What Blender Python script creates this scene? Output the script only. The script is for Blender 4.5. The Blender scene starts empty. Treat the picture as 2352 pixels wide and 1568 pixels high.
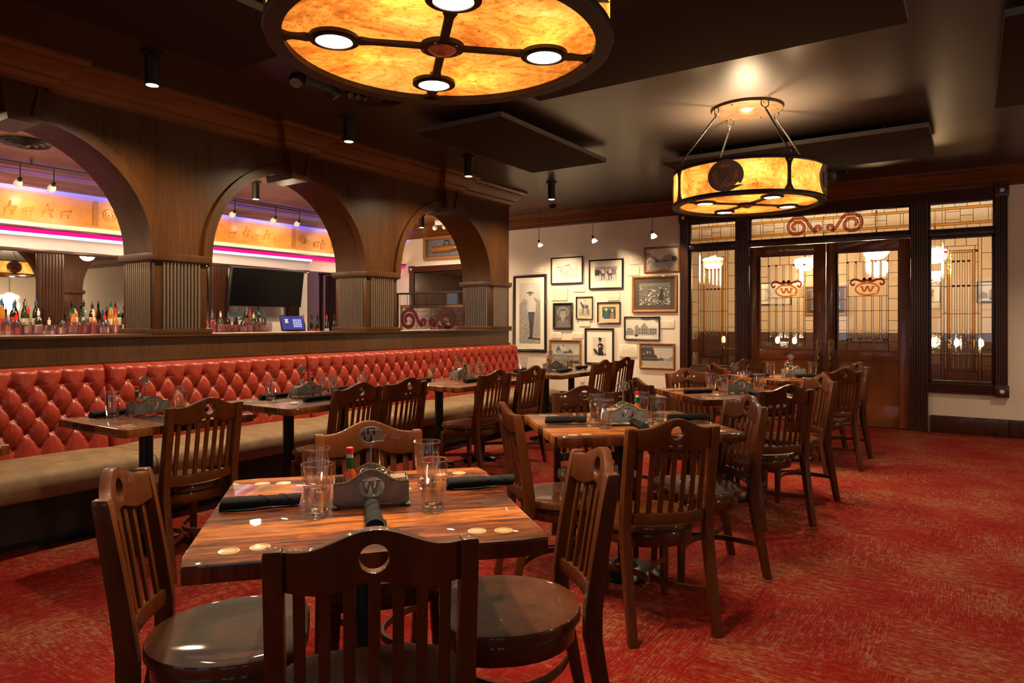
import bpy, bmesh, math, random
import numpy as np
from mathutils import Vector, Matrix
random.seed(7)
PI = math.pi
sc = bpy.context.scene
COL = sc.collection

# ------------------------------------------------------------------ materials
def newmat(name):
    m = bpy.data.materials.new(name); m.use_nodes = True
    nt = m.node_tree
    return m, nt, nt.nodes['Principled BSDF'], nt.nodes['Material Output']

def N(nt, typ, **kw):
    n = nt.nodes.new(typ)
    for k, v in kw.items():
        if hasattr(n, k): setattr(n, k, v)
    return n

def L(nt, a, b): nt.links.new(a, b)

def ramp(nt, stops):
    r = nt.nodes.new('ShaderNodeValToRGB'); e = r.color_ramp.elements
    while len(e) > 1: e.remove(e[-1])
    e[0].position = stops[0][0]; e[0].color = (*stops[0][1], 1)
    for p, c in stops[1:]:
        x = e.new(p); x.color = (*c, 1)
    return r

def coords(nt, scale=(1, 1, 1), kind='Object', rot=(0, 0, 0)):
    tc = nt.nodes.new('ShaderNodeTexCoord'); mp = nt.nodes.new('ShaderNodeMapping')
    mp.inputs['Scale'].default_value = scale; mp.inputs['Rotation'].default_value = rot
    L(nt, tc.outputs[kind], mp.inputs['Vector'])
    return mp.outputs['Vector']

def noise(nt, vec, scale, detail=4, rough=.6, dist=0):
    n = nt.nodes.new('ShaderNodeTexNoise')
    n.inputs['Scale'].default_value = scale; n.inputs['Detail'].default_value = detail
    n.inputs['Roughness'].default_value = rough; n.inputs['Distortion'].default_value = dist
    if vec is not None: L(nt, vec, n.inputs['Vector'])
    return n

def bump(nt, h, strength, dist, b):
    n = nt.nodes.new('ShaderNodeBump'); n.inputs['Strength'].default_value = strength
    n.inputs['Distance'].default_value = dist
    L(nt, h, n.inputs['Height']); L(nt, n.outputs['Normal'], b.inputs['Normal'])

def plain(name, col, rough=.5, metal=0, coat=0, spec=.5, em=None, es=0, var=0, vscale=8):
    m, nt, b, o = newmat(name)
    b.inputs['Base Color'].default_value = (*col, 1); b.inputs['Roughness'].default_value = rough
    b.inputs['Metallic'].default_value = metal; b.inputs['Coat Weight'].default_value = coat
    b.inputs['Coat Roughness'].default_value = .1
    b.inputs['Specular IOR Level'].default_value = spec
    if em:
        b.inputs['Emission Color'].default_value = (*em, 1); b.inputs['Emission Strength'].default_value = es
    if var:
        n = noise(nt, coords(nt), vscale, 5)
        r = ramp(nt, [(.3, tuple(c * (1 - var) for c in col)), (.7, tuple(min(1, c * (1 + var)) for c in col))])
        L(nt, n.outputs['Fac'], r.inputs['Fac']); L(nt, r.outputs['Color'], b.inputs['Base Color'])
    return m

def wood(name, dark, light, stretch=(1, 1, .12), scale=30, rough=.32, coat=.4, crough=.08, big=.5, spec=.3):
    m, nt, b, o = newmat(name)
    v = coords(nt, stretch)
    n1 = noise(nt, v, scale, 6, .65, .4)
    n2 = noise(nt, coords(nt, tuple(s * .5 + .15 for s in stretch)), scale * .12, 3)
    mx = nt.nodes.new('ShaderNodeMix'); mx.data_type = 'FLOAT'; mx.inputs[0].default_value = big
    L(nt, n1.outputs['Fac'], mx.inputs[2]); L(nt, n2.outputs['Fac'], mx.inputs[3])
    r = ramp(nt, [(.32, dark), (.5, tuple((a + c) / 2 for a, c in zip(dark, light))), (.68, light)])
    L(nt, mx.outputs[0], r.inputs['Fac']); L(nt, r.outputs['Color'], b.inputs['Base Color'])
    b.inputs['Roughness'].default_value = rough; b.inputs['Coat Weight'].default_value = coat; b.inputs['Specular IOR Level'].default_value = spec
    b.inputs['Coat Roughness'].default_value = crough
    bump(nt, n1.outputs['Fac'], .12, .002, b)
    return m

def planks(name, k=1.0):                                   # glossy strip-built table tops, strips along local x
    m, nt, b, o = newmat(name)
    tc = nt.nodes.new('ShaderNodeTexCoord'); sp = nt.nodes.new('ShaderNodeSeparateXYZ')
    L(nt, tc.outputs['Object'], sp.inputs[0])
    mu = N(nt, 'ShaderNodeMath', operation='MULTIPLY'); mu.inputs[1].default_value = 8.0
    L(nt, sp.outputs['Y'], mu.inputs[0])
    fl = N(nt, 'ShaderNodeMath', operation='FLOOR'); L(nt, mu.outputs[0], fl.inputs[0])
    oi = nt.nodes.new('ShaderNodeObjectInfo')
    rn = N(nt, 'ShaderNodeMath', operation='MULTIPLY'); rn.inputs[1].default_value = 37.0
    L(nt, oi.outputs['Random'], rn.inputs[0])
    ad = N(nt, 'ShaderNodeMath', operation='ADD'); L(nt, fl.outputs[0], ad.inputs[0]); L(nt, rn.outputs[0], ad.inputs[1])
    wn = nt.nodes.new('ShaderNodeTexWhiteNoise'); wn.noise_dimensions = '1D'; L(nt, ad.outputs[0], wn.inputs['W'])
    cb = nt.nodes.new('ShaderNodeCombineXYZ')
    sx = N(nt, 'ShaderNodeMath', operation='MULTIPLY_ADD'); sx.inputs[1].default_value = 1.6
    L(nt, sp.outputs['X'], sx.inputs[0]); 
    wm = N(nt, 'ShaderNodeMath', operation='MULTIPLY'); wm.inputs[1].default_value = 20; L(nt, wn.outputs['Value'], wm.inputs[0])
    L(nt, wm.outputs[0], sx.inputs[2])
    sy = N(nt, 'ShaderNodeMath', operation='MULTIPLY'); sy.inputs[1].default_value = 9; L(nt, sp.outputs['Y'], sy.inputs[0])
    L(nt, sx.outputs[0], cb.inputs[0]); L(nt, sy.outputs[0], cb.inputs[1]); L(nt, wm.outputs[0], cb.inputs[2])
    n1 = noise(nt, cb.outputs[0], 3.0, 7, .68, 1.2)
    mx = nt.nodes.new('ShaderNodeMix'); mx.data_type = 'FLOAT'; mx.inputs[0].default_value = .3
    L(nt, n1.outputs['Fac'], mx.inputs[2]); L(nt, wn.outputs['Value'], mx.inputs[3])
    r = ramp(nt, [(p_, tuple(v_ * k for v_ in c_)) for p_, c_ in ((.34, (.011, .002, .0005)), (.43, (.060, .011, .0017)), (.52, (.19, .045, .006)), (.65, (.43, .14, .021)))])
    L(nt, mx.outputs[0], r.inputs['Fac']); L(nt, r.outputs['Color'], b.inputs['Base Color'])
    b.inputs['Roughness'].default_value = .5; b.inputs['Specular IOR Level'].default_value = .12; b.inputs['Coat Weight'].default_value = .7; b.inputs['Coat Roughness'].default_value = .035
    n3 = noise(nt, coords(nt), 25, 2); bump(nt, n3.outputs['Fac'], .05, .003, b)
    return m

def carpet():
    m, nt, b, o = newmat('carpet_tiles')
    tc = nt.nodes.new('ShaderNodeTexCoord'); mp = nt.nodes.new('ShaderNodeMapping')
    T = .612
    mp.inputs['Location'].default_value = (.3 / T + 40, -2.963 / T + 40, 0); mp.inputs['Scale'].default_value = (1 / T, 1 / T, 1)
    L(nt, tc.outputs['Object'], mp.inputs['Vector'])
    ck = nt.nodes.new('ShaderNodeTexChecker'); ck.inputs['Scale'].default_value = 1
    L(nt, mp.outputs[0], ck.inputs['Vector'])
    fv = N(nt, 'ShaderNodeVectorMath', operation='FLOOR'); L(nt, mp.outputs[0], fv.inputs[0])
    wn = nt.nodes.new('ShaderNodeTexWhiteNoise'); wn.noise_dimensions = '2D'; L(nt, fv.outputs[0], wn.inputs['Vector'])
    so = N(nt, 'ShaderNodeVectorMath', operation='SCALE'); L(nt, wn.outputs['Color'], so.inputs[0]); so.inputs['Scale'].default_value = 30
    outs = []
    for sc_ in ((4, 62, 1), (62, 4, 1)):
        v = N(nt, 'ShaderNodeVectorMath', operation='MULTIPLY'); v.inputs[1].default_value = sc_
        L(nt, mp.outputs[0], v.inputs[0])
        a = N(nt, 'ShaderNodeVectorMath', operation='ADD'); L(nt, v.outputs[0], a.inputs[0]); L(nt, so.outputs[0], a.inputs[1])
        outs.append(noise(nt, a.outputs[0], 1.6, 5, .75, .3))
    mx = nt.nodes.new('ShaderNodeMix'); mx.data_type = 'FLOAT'
    L(nt, ck.outputs['Fac'], mx.inputs[0]); L(nt, outs[0].outputs['Fac'], mx.inputs[2]); L(nt, outs[1].outputs['Fac'], mx.inputs[3])
    blot = noise(nt, mp.outputs[0], 17, 7, .8)
    big = noise(nt, mp.outputs[0], 1.1, 2)
    m1 = N(nt, 'ShaderNodeMath', operation='MULTIPLY_ADD'); m1.inputs[1].default_value = .95; L(nt, blot.outputs['Fac'], m1.inputs[0]); L(nt, mx.outputs[0], m1.inputs[2])
    m2 = N(nt, 'ShaderNodeMath', operation='MULTIPLY_ADD'); m2.inputs[1].default_value = .5; L(nt, big.outputs['Fac'], m2.inputs[0]); L(nt, m1.outputs[0], m2.inputs[2])
    m3 = N(nt, 'ShaderNodeMath', operation='MULTIPLY'); m3.inputs[1].default_value = .41; L(nt, m2.outputs[0], m3.inputs[0])
    sp = nt.nodes.new('ShaderNodeSeparateXYZ'); L(nt, mp.outputs[0], sp.inputs[0])     # fine yarn rows, turned with each tile
    mc = nt.nodes.new('ShaderNodeMix'); mc.data_type = 'FLOAT'; L(nt, ck.outputs['Fac'], mc.inputs[0]); L(nt, sp.outputs['Y'], mc.inputs[2]); L(nt, sp.outputs['X'], mc.inputs[3])
    k1 = N(nt, 'ShaderNodeMath', operation='MULTIPLY'); k1.inputs[1].default_value = 2 * PI * 80; L(nt, mc.outputs[0], k1.inputs[0])
    k2 = N(nt, 'ShaderNodeMath', operation='SINE'); L(nt, k1.outputs[0], k2.inputs[0])
    k3 = N(nt, 'ShaderNodeMath', operation='MULTIPLY_ADD'); k3.inputs[1].default_value = .022; L(nt, k2.outputs[0], k3.inputs[0]); L(nt, m3.outputs[0], k3.inputs[2]); m3 = k3
    r = ramp(nt, [(.42, (.125, .0035, .003)), (.495, (.18, .0065, .005)), (.517, (.15, .022, .012)), (.59, (.225, .098, .05))])
    L(nt, m3.outputs[0], r.inputs['Fac']); L(nt, r.outputs['Color'], b.inputs['Base Color'])
    b.inputs['Roughness'].default_value = .95; b.inputs['Specular IOR Level'].default_value = .1
    n3 = noise(nt, tc.outputs['Object'], 260, 2); bump(nt, n3.outputs['Fac'], .5, .006, b)
    return m

def plaster(name, col, vert=True):
    m, nt, b, o = newmat(name)
    n = noise(nt, coords(nt, (40, 40, 1.5)), 3, 4, .7)
    r = ramp(nt, [(.3, tuple(c * .9 for c in col)), (.7, tuple(min(1, c * 1.06) for c in col))])
    L(nt, n.outputs['Fac'], r.inputs['Fac']); L(nt, r.outputs['Color'], b.inputs['Base Color'])
    b.inputs['Roughness'].default_value = .75; b.inputs['Specular IOR Level'].default_value = .25
    return m

def leather(name, col, rough=.34, dark=.6):
    m, nt, b, o = newmat(name)
    n = noise(nt, coords(nt), 9, 5, .6)
    r = ramp(nt, [(.3, tuple(c * dark for c in col)), (.7, col)])
    L(nt, n.outputs['Fac'], r.inputs['Fac']); L(nt, r.outputs['Color'], b.inputs['Base Color'])
    b.inputs['Roughness'].default_value = rough; b.inputs['Specular IOR Level'].default_value = .5
    n2 = noise(nt, coords(nt), 140, 3); bump(nt, n2.outputs['Fac'], .12, .003, b)
    return m

def mica(name, es):
    m, nt, b, o = newmat(name)
    n = noise(nt, coords(nt), 3.6, 10, .76, .6)
    n2 = noise(nt, coords(nt), 26, 8, .85)
    r = ramp(nt, [(.26, (.10, .022, .003)), (.42, (.42, .13, .017)), (.55, (.72, .31, .055)), (.74, (.95, .60, .20))])
    L(nt, n.outputs['Fac'], r.inputs['Fac'])
    r2 = ramp(nt, [(.36, (.10, .045, .015)), (.47, (1, 1, 1))]); L(nt, n2.outputs['Fac'], r2.inputs['Fac'])
    mu = nt.nodes.new('ShaderNodeMix'); mu.data_type = 'RGBA'; mu.blend_type = 'MULTIPLY'; mu.inputs[0].default_value = .75
    L(nt, r.outputs['Color'], mu.inputs[6]); L(nt, r2.outputs['Color'], mu.inputs[7])
    nt.nodes.remove(b)
    tr = nt.nodes.new('ShaderNodeBsdfTranslucent'); L(nt, mu.outputs[2], tr.inputs['Color'])
    em = nt.nodes.new('ShaderNodeEmission'); L(nt, mu.outputs[2], em.inputs['Color']); em.inputs['Strength'].default_value = es
    ad = nt.nodes.new('ShaderNodeAddShader'); L(nt, tr.outputs[0], ad.inputs[0]); L(nt, em.outputs[0], ad.inputs[1])
    L(nt, ad.outputs[0], o.inputs['Surface'])
    return m

def glass(name, tint=(1, 1, 1), rough=.0, refl=.9, bumpy=0, bscale=30, ior=1.45, base=.0):
    m, nt, b, o = newmat(name); nt.nodes.remove(b)
    t = nt.nodes.new('ShaderNodeBsdfTransparent'); t.inputs['Color'].default_value = (*tint, 1)
    g = nt.nodes.new('ShaderNodeBsdfGlossy'); g.inputs['Roughness'].default_value = rough
    g.inputs['Color'].default_value = (refl, refl, refl, 1)
    f = nt.nodes.new('ShaderNodeLayerWeight'); f.inputs['Blend'].default_value = .5     # facing: the same from both sides of the pane
    mx = nt.nodes.new('ShaderNodeMixShader')
    pw = N(nt, 'ShaderNodeMath', operation='POWER'); pw.inputs[1].default_value = 5.5; L(nt, f.outputs['Facing'], pw.inputs[0])
    a = N(nt, 'ShaderNodeMath', operation='MULTIPLY_ADD'); a.inputs[1].default_value = .75; a.inputs[2].default_value = .018 + base
    L(nt, pw.outputs[0], a.inputs[0]); L(nt, a.outputs[0], mx.inputs[0])
    L(nt, t.outputs[0], mx.inputs[1]); L(nt, g.outputs[0], mx.inputs[2]); L(nt, mx.outputs[0], o.inputs['Surface'])
    if bumpy:
        n = noise(nt, coords(nt), bscale, 3)
        bp = nt.nodes.new('ShaderNodeBump'); bp.inputs['Strength'].default_value = bumpy; bp.inputs['Distance'].default_value = .01
        L(nt, n.outputs['Fac'], bp.inputs['Height']); L(nt, bp.outputs[0], g.inputs['Normal'])
    return m

def wavy(name, tint, strength=.35, scale=45):           # textured (seedy) leaded glass that bends what is behind it
    m, nt, b, o = newmat(name); nt.nodes.remove(b)
    n = noise(nt, coords(nt), scale, 3)
    bp = nt.nodes.new('ShaderNodeBump'); bp.inputs['Strength'].default_value = strength; bp.inputs['Distance'].default_value = .02
    L(nt, n.outputs['Fac'], bp.inputs['Height'])
    rf = nt.nodes.new('ShaderNodeBsdfRefraction'); rf.inputs['IOR'].default_value = 1.12; rf.inputs['Roughness'].default_value = .06
    rf.inputs['Color'].default_value = (*tint, 1); L(nt, bp.outputs[0], rf.inputs['Normal'])
    t = nt.nodes.new('ShaderNodeBsdfTransparent'); t.inputs['Color'].default_value = (*tint, 1)
    m1 = nt.nodes.new('ShaderNodeMixShader'); m1.inputs[0].default_value = .65
    L(nt, t.outputs[0], m1.inputs[1]); L(nt, rf.outputs[0], m1.inputs[2])
    g = nt.nodes.new('ShaderNodeBsdfGlossy'); g.inputs['Roughness'].default_value = .05; L(nt, bp.outputs[0], g.inputs['Normal'])
    m2 = nt.nodes.new('ShaderNodeMixShader'); m2.inputs[0].default_value = .06
    L(nt, m1.outputs[0], m2.inputs[1]); L(nt, g.outputs[0], m2.inputs[2]); L(nt, m2.outputs[0], o.inputs['Surface'])
    return m

def solidglass(name):
    m, nt, b, o = newmat(name); nt.nodes.remove(b)
    g = nt.nodes.new('ShaderNodeBsdfGlass'); g.inputs['IOR'].default_value = 1.45; g.inputs['Roughness'].default_value = .02
    t = nt.nodes.new('ShaderNodeBsdfTransparent'); mx = nt.nodes.new('ShaderNodeMixShader'); mx.inputs[0].default_value = .6
    L(nt, t.outputs[0], mx.inputs[1]); L(nt, g.outputs[0], mx.inputs[2]); L(nt, mx.outputs[0], o.inputs['Surface']); return m

def emit(name, col, s):
    m, nt, b, o = newmat(name); nt.nodes.remove(b)
    e = nt.nodes.new('ShaderNodeEmission'); e.inputs['Color'].default_value = (*col, 1); e.inputs['Strength'].default_value = s
    L(nt, e.outputs[0], o.inputs['Surface']); return m

def colattr(name, rough=.25):                            # a print: its picture is stored in the mesh
    m, nt, b, o = newmat(name)
    a = nt.nodes.new('ShaderNodeAttribute'); a.attribute_name = 'ink'
    L(nt, a.outputs['Color'], b.inputs['Base Color'])
    b.inputs['Roughness'].default_value = .5; b.inputs['Coat Weight'].default_value = .8; b.inputs['Coat Roughness'].default_value = .04
    return m

M = dict(
    chair=wood('dark_chair_wood', (.026, .0054, .0009), (.105, .0265, .0036), (1, 1, .25), 22, .5, .34, .04, .6, .15),
    table=planks('glossy_table_wood'),
    tabledark=planks('dark_glossy_table_wood', .42),
    tablemid=planks('brown_glossy_table_wood', .7),
    panel=wood('walnut_panelling', (.040, .0135, .0028), (.105, .039, .0085), (1, 1, .05), 45, .36, .10, .2, .4),
    trimw=wood('knotty_crown_wood', (.045, .013, .0035), (.22, .08, .02), (1, .12, 1), 16, .38, .2, .15, .6),
    trimx=wood('knotty_crown_wood_across', (.045, .013, .0035), (.22, .08, .02), (.12, 1, 1), 16, .38, .2, .15, .6),
    casing=wood('dark_casing_wood', (.028, .009, .005), (.075, .025, .012), (1, 1, .1), 40, .35, .3, .12, .4),
    door=wood('walnut_door_wood', (.06, .014, .004), (.34, .105, .026), (1, 1, .3), 7, .3, .35, .1, .7),
    ceilwood=wood('bar_ceiling_wood', (.07, .026, .009), (.17, .07, .024), (.25, 1, 1), 18, .5, .1, .2, .6),
    carpet=carpet(),
    cream=plaster('cream_wallcovering', (.74, .655, .56)),
    white=plaster('white_plaster', (.8, .76, .72)),
    red=leather('red_leather', (.40, .040, .021), .33, .8),
    suede=leather('tan_suede', (.37, .235, .13), .7, .55),
    blackv=leather('black_vinyl', (.018, .014, .012), .55),
    iron=plain('black_iron', (.03, .024, .02), .45, .6, var=.3),
    black=plain('satin_black', (.012, .011, .011), .4),
    blackm=plain('black_metal_post', (.016, .02, .024), .35, .5),
    steel=plain('pewter_metal', (.20, .205, .21), .42, .45, var=.35, vscale=25),
    rope=plain('twisted_rope_metal', (.35, .26, .15), .35, .9),
    medal=plain('pewter_medallion', (.22, .215, .20), .5, .2, var=.15),
    copper=plain('hammered_copper', (.60, .25, .11), .4, .1, var=.5, vscale=30),
    brass=plain('aged_brass', (.17, .10, .045), .35, .9),
    chrome=plain('polished_chrome', (.8, .78, .75), .12, 1),
    nickel=plain('brushed_reed_metal', (.30, .24, .19), .3, .85),
    darkgap=plain('dark_gap', (.012, .006, .004), .6),
    panelfab=plain('acoustic_fabric', (.034, .027, .023), .9, spec=.1, var=.15, vscale=60),
    paneledge=plain('acoustic_panel_edge', (.12, .115, .11), .7),
    napkin=plain('black_linen', (.014, .014, .017), .9, spec=.15, var=.3, vscale=120),
    inlay=plain('cream_inlay_disc', (.46, .30, .13), .35, coat=.6, var=.15, vscale=90),
    pint=glass('clear_pint_glass', (.96, .96, .96), .0, 1.0, base=.04),
    pintbase=solidglass('thick_glass_base'),
    lead=plain('lead_came', (.035, .03, .026), .4, .7),
    gclear=glass('clear_bevelled_glass', (.95, .93, .9), .02, 1, base=.05),
    gtext=wavy('textured_leaded_glass', (.93, .88, .8)),
    gamber=wavy('amber_leaded_glass', (.80, .46, .12)),
    gred=wavy('ruby_leaded_glass', (.40, .02, .025)),
    gpink=wavy('rose_leaded_glass', (.50, .16, .15)),
    mirror=plain('silvered_mirror', (.82, .80, .78), .02, 1),
    tv=plain('black_screen', (.003, .003, .004), .25, spec=.25),
    photo=colattr('printed_photograph'),
    matcream=plain('cream_mat_board', (.80, .75, .62), .6, coat=.5),
    mattan=plain('tan_mat_board', (.68, .46, .27), .6, coat=.5),
    matbrown=plain('brown_mat_board', (.07, .047, .035), .6, coat=.5),
    frblack=plain('black_frame_lacquer', (.014, .011, .010), .3, coat=.4),
    frgold=wood('golden_frame_wood', (.19, .075, .018), (.38, .17, .045), (1, 1, 1), 30, .4, .3, .1, .5),
    card=plain('cream_card', (.76, .70, .56), .7),
    ink=plain('grey_ink', (.28, .25, .2), .8),
    shade=plain('frosted_shade', (.85, .8, .72), .4, em=(1, .85, .62), es=.3),
    lampface=emit('lamp_face', (1, .80, .50), 28),
    discface=emit('downlight_face', (1, .82, .55), 16),
    globe=emit('opal_globe', (1, .83, .55), 9),
    ledm=emit('magenta_led', (1, .008, .20), 1.5),
    ledw=emit('cool_led', (.66, .74, 1), 1.35),
    frieze=wood('tooled_amber_frieze', (.33, .115, .02), (.62, .27, .06), (1, 1, 1), 9, .45, .2, .2, .6),
    blue=plain('blue_grey_fabric', (.36, .34, .42), .8),
    ceil=plain('dark_brown_ceiling', (.040, .031, .026), .30, spec=.5),
    plastic=plain('white_plastic', (.75, .72, .68), .4),
    sauce=plain('red_sauce_glass', (.50, .07, .012), .12, coat=.6),
    redcap=plain('red_cap', (.6, .015, .015), .4),
    green=plain('green_foil', (.005, .16, .05), .25, .5),
    salt=plain('salt_glass', (.72, .68, .6), .15, coat=.5),
    packet=plain('pink_packets', (.75, .42, .36), .6),
    screen=emit('register_screen', (.10, .07, .34), .8),
    screenkey=emit('register_keys', (.55, .62, .9), .9),
    screenyel=emit('register_logo', (.9, .85, .5), .9),
    gold=plain('amber_spirits', (.42, .16, .025), .12, coat=.6),
    bgreen=plain('green_bottle_glass', (.012, .05, .018), .1, coat=.8),
    bdark=plain('dark_bottle_glass', (.012, .008, .006), .1, coat=.8),
    bclear=glass('clear_bottle_glass', (.86, .87, .88), .02, 1, base=.12),
    bblue=plain('blue_pourer', (.02, .09, .26), .35),
    label=plain('paper_label', (.65, .58, .45), .6),
    labelr=plain('red_label', (.35, .03, .02), .6),
    pinkglass=glass('bar_tumbler_glass', (.93, .86, .88), .03, 1, base=.12),
    rail=plain('dark_rail', (.03, .02, .015), .4, .5),
    foyer=plaster('warm_foyer_plaster', (.60, .46, .31)),
    wainscot=wood('foyer_wainscot_wood', (.035, .012, .005), (.09, .03, .012), (1, 1, .1), 30, .4, .2, .1, .4),
)

# ------------------------------------------------------------------ mesh builder
class MB:
    def __init__(s): s.bm = bmesh.new()
    def face(s, vs, mat=0):
        try:
            f = s.bm.faces.new(vs); f.material_index = mat; return f
        except ValueError: return None
    def box(s, c, d, mat=0, rz=0, rx=0, ry=0):
        Rm = Matrix.Rotation(rz, 3, 'Z') @ Matrix.Rotation(ry, 3, 'Y') @ Matrix.Rotation(rx, 3, 'X')
        vs = [s.bm.verts.new(Vector(c) + Rm @ Vector((i * d[0] / 2, j * d[1] / 2, k * d[2] / 2))) for i in (-1, 1) for j in (-1, 1) for k in (-1, 1)]
        for q in ((0, 1, 3, 2), (4, 6, 7, 5), (0, 4, 5, 1), (2, 3, 7, 6), (0, 2, 6, 4), (1, 5, 7, 3)): s.face([vs[i] for i in q], mat)
        return s
    def span(s, a, b, mat=0):
        return s.box([(p + q) / 2 for p, q in zip(a, b)], [abs(q - p) for p, q in zip(a, b)], mat)
    def prism(s, pts, lo, hi, plane='xy', mat=0):
        def P(p, h):
            return {'xy': (p[0], p[1], h), 'xz': (p[0], h, p[1]), 'yz': (h, p[0], p[1])}[plane]
        a = [s.bm.verts.new(P(p, lo)) for p in pts]; b = [s.bm.verts.new(P(p, hi)) for p in pts]
        n = len(pts)
        s.face(a[::-1], mat); s.face(b, mat)
        for i in range(n): s.face([a[i], a[(i + 1) % n], b[(i + 1) % n], b[i]], mat)
        return s
    def lathe(s, prof, seg=24, c=(0, 0, 0), mat=0, rot=None):
        rings = []
        for r, z in prof:
            if r < 1e-6: ring = [s.bm.verts.new(s._t((0, 0, z), c, rot))]
            else: ring = [s.bm.verts.new(s._t((r * math.cos(2 * PI * i / seg), r * math.sin(2 * PI * i / seg), z), c, rot)) for i in range(seg)]
            rings.append(ring)
        for k in range(len(rings) - 1):
            A, B = rings[k], rings[k + 1]
            mm = mat[k] if isinstance(mat, (list, tuple)) else mat
            if len(A) == 1 and len(B) == 1: continue
            for i in range(seg):
                j = (i + 1) % seg
                if len(A) == 1: s.face([A[0], B[j], B[i]], mm)
                elif len(B) == 1: s.face([A[i], A[j], B[0]], mm)
                else: s.face([A[i], A[j], B[j], B[i]], mm)
        return s
    def _t(s, p, c, rot):
        v = Vector(p)
        if rot is not None: v = rot @ v
        return v + Vector(c)
    def tube(s, pts, r, seg=8, mat=0, closed=False, flat=1.0):
        pts = [Vector(p) for p in pts]; n = len(pts); rings = []
        up = Vector((0, 0, 1))
        for i, p in enumerate(pts):
            a = pts[(i - 1) % n] if (closed or i) else p; b = pts[(i + 1) % n] if (closed or i < n - 1) else p
            t = (b - a).normalized()
            x = t.cross(up)
            if x.length < 1e-3: x = t.cross(Vector((1, 0, 0)))
            x.normalize(); y = x.cross(t).normalized()
            rr = r[i] if isinstance(r, (list, tuple)) else r
            rings.append([s.bm.verts.new(p + x * rr * math.cos(2 * PI * k / seg) * flat + y * rr * math.sin(2 * PI * k / seg)) for k in range(seg)])
        for i in range(n if closed else n - 1):
            A, B = rings[i], rings[(i + 1) % n]
            for k in range(seg): s.face([A[k], A[(k + 1) % seg], B[(k + 1) % seg], B[k]], mat)
        if not closed: s.face(rings[0][::-1], mat); s.face(rings[-1], mat)
        return s
    def loft(s, rings, mat=0, cap=True):
        R = [[s.bm.verts.new(p) for p in r] for r in rings]; n = len(R[0])
        for A, B in zip(R, R[1:]):
            for k in range(n): s.face([A[k], A[(k + 1) % n], B[(k + 1) % n], B[k]], mat)
        if cap: s.face(R[0][::-1], mat); s.face(R[-1], mat)
        return s
    def grid(s, fn, nu, nv, mat=0):
        V = [[s.bm.verts.new(fn(i / nu, j / nv)) for j in range(nv + 1)] for i in range(nu + 1)]
        for i in range(nu):
            for j in range(nv): s.face([V[i][j], V[i + 1][j], V[i + 1][j + 1], V[i][j + 1]], mat)
        return s
    def holed(s, xs, top, bot, hole, thick, bend=lambda x: 0, mat=0, T=None):
        """upright plate in local x-z with an elliptical hole; hole=(cx,cz,a,b); T maps (x,y,z)"""
        cx, cz, a, b = hole
        T = T or (lambda p: p)
        xs = sorted(set([round(x, 5) for x in xs if abs(x - cx) > a * 1.001] + [round(cx + a * math.cos(PI * k / 12), 5) for k in range(13)]))
        V = lambda x, z, f: s.bm.verts.new(T((x, bend(x) + (thick / 2 if f else -thick / 2), z)))
        cols = []
        for x in xs:
            h = 0
            if abs(x - cx) <= a + 1e-6: h = b * math.sqrt(max(0, 1 - ((x - cx) / a) ** 2))
            ins = abs(x - cx) <= a + 1e-6
            zs = [bot(x), cz - h, cz + h, top(x)] if ins else [bot(x), cz, cz, top(x)]
            col = {}
            for f in (0, 1):
                v0 = V(x, zs[0], f); v1 = V(x, zs[1], f); v2 = v1 if zs[2] - zs[1] < 1e-6 else V(x, zs[2], f); v3 = V(x, zs[3], f)
                col[f] = (v0, v1, v2, v3)
            cols.append(col)
        for A, B in zip(cols, cols[1:]):
            for f in (0, 1):
                for lo, hi in ((0, 1), (2, 3)):
                    q = [A[f][lo], B[f][lo], B[f][hi], A[f][hi]]
                    if f: q = q[::-1]
                    s.face(q, mat)
            s.face([A[0][3], B[0][3], B[1][3], A[1][3]], mat); s.face([A[0][0], A[1][0], B[1][0], B[0][0]], mat)
            if A[0][1] is not A[0][2] or B[0][1] is not B[0][2]:
                s.face([A[0][1], B[0][1], B[1][1], A[1][1]], mat); s.face([A[0][2], A[1][2], B[1][2], B[0][2]], mat)
        for col in (cols[0], cols[-1]):
            s.face([col[0][0], col[0][1], col[1][1], col[1][0]], mat); s.face([col[0][2], col[0][3], col[1][3], col[1][2]], mat)
        return s
    def build(s, name, mats, parent=None, loc=None, rz=0, bevel=0, seg=2, angle=35, smooth=True):
        bm = s.bm
        bmesh.ops.remove_doubles(bm, verts=bm.verts, dist=1e-6)
        bmesh.ops.recalc_face_normals(bm, faces=bm.faces)
        if bevel:
            es = [e for e in bm.edges if len(e.link_faces) == 2 and e.calc_face_angle(0) > math.radians(32)]
            bmesh.ops.bevel(bm, geom=es, offset=bevel, segments=seg, affect='EDGES', profile=.6, clamp_overlap=True)
        me = bpy.data.meshes.new(name); bm.to_mesh(me); bm.free()
        if not isinstance(mats, (list, tuple)): mats = [mats]
        for m in mats: me.materials.append(m)
        if smooth:
            me.polygons.foreach_set('use_smooth', [True] * len(me.polygons))
            try: me.set_sharp_from_angle(angle=math.radians(angle))
            except Exception: pass
        o = bpy.data.objects.new(name, me); COL.objects.link(o)
        if parent is not None: o.parent = parent
        if loc is not None: o.location = loc
        o.rotation_euler.z = rz
        return o

def tag(o, label, cat, group=None, kind=None):
    o['label'] = label; o['category'] = cat
    if group: o['group'] = group
    if kind: o['kind'] = kind
    return o

def thing(name, label, cat, loc=(0, 0, 0), rz=0, group=None, kind=None):
    o = bpy.data.objects.new(name, None); o.empty_display_size = .1; COL.objects.link(o)
    o.location = loc; o.rotation_euler = (0, 0, rz)
    return tag(o, label, cat, group, kind)

def struct(o, label, cat): return tag(o, label, cat, kind='structure')

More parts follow.
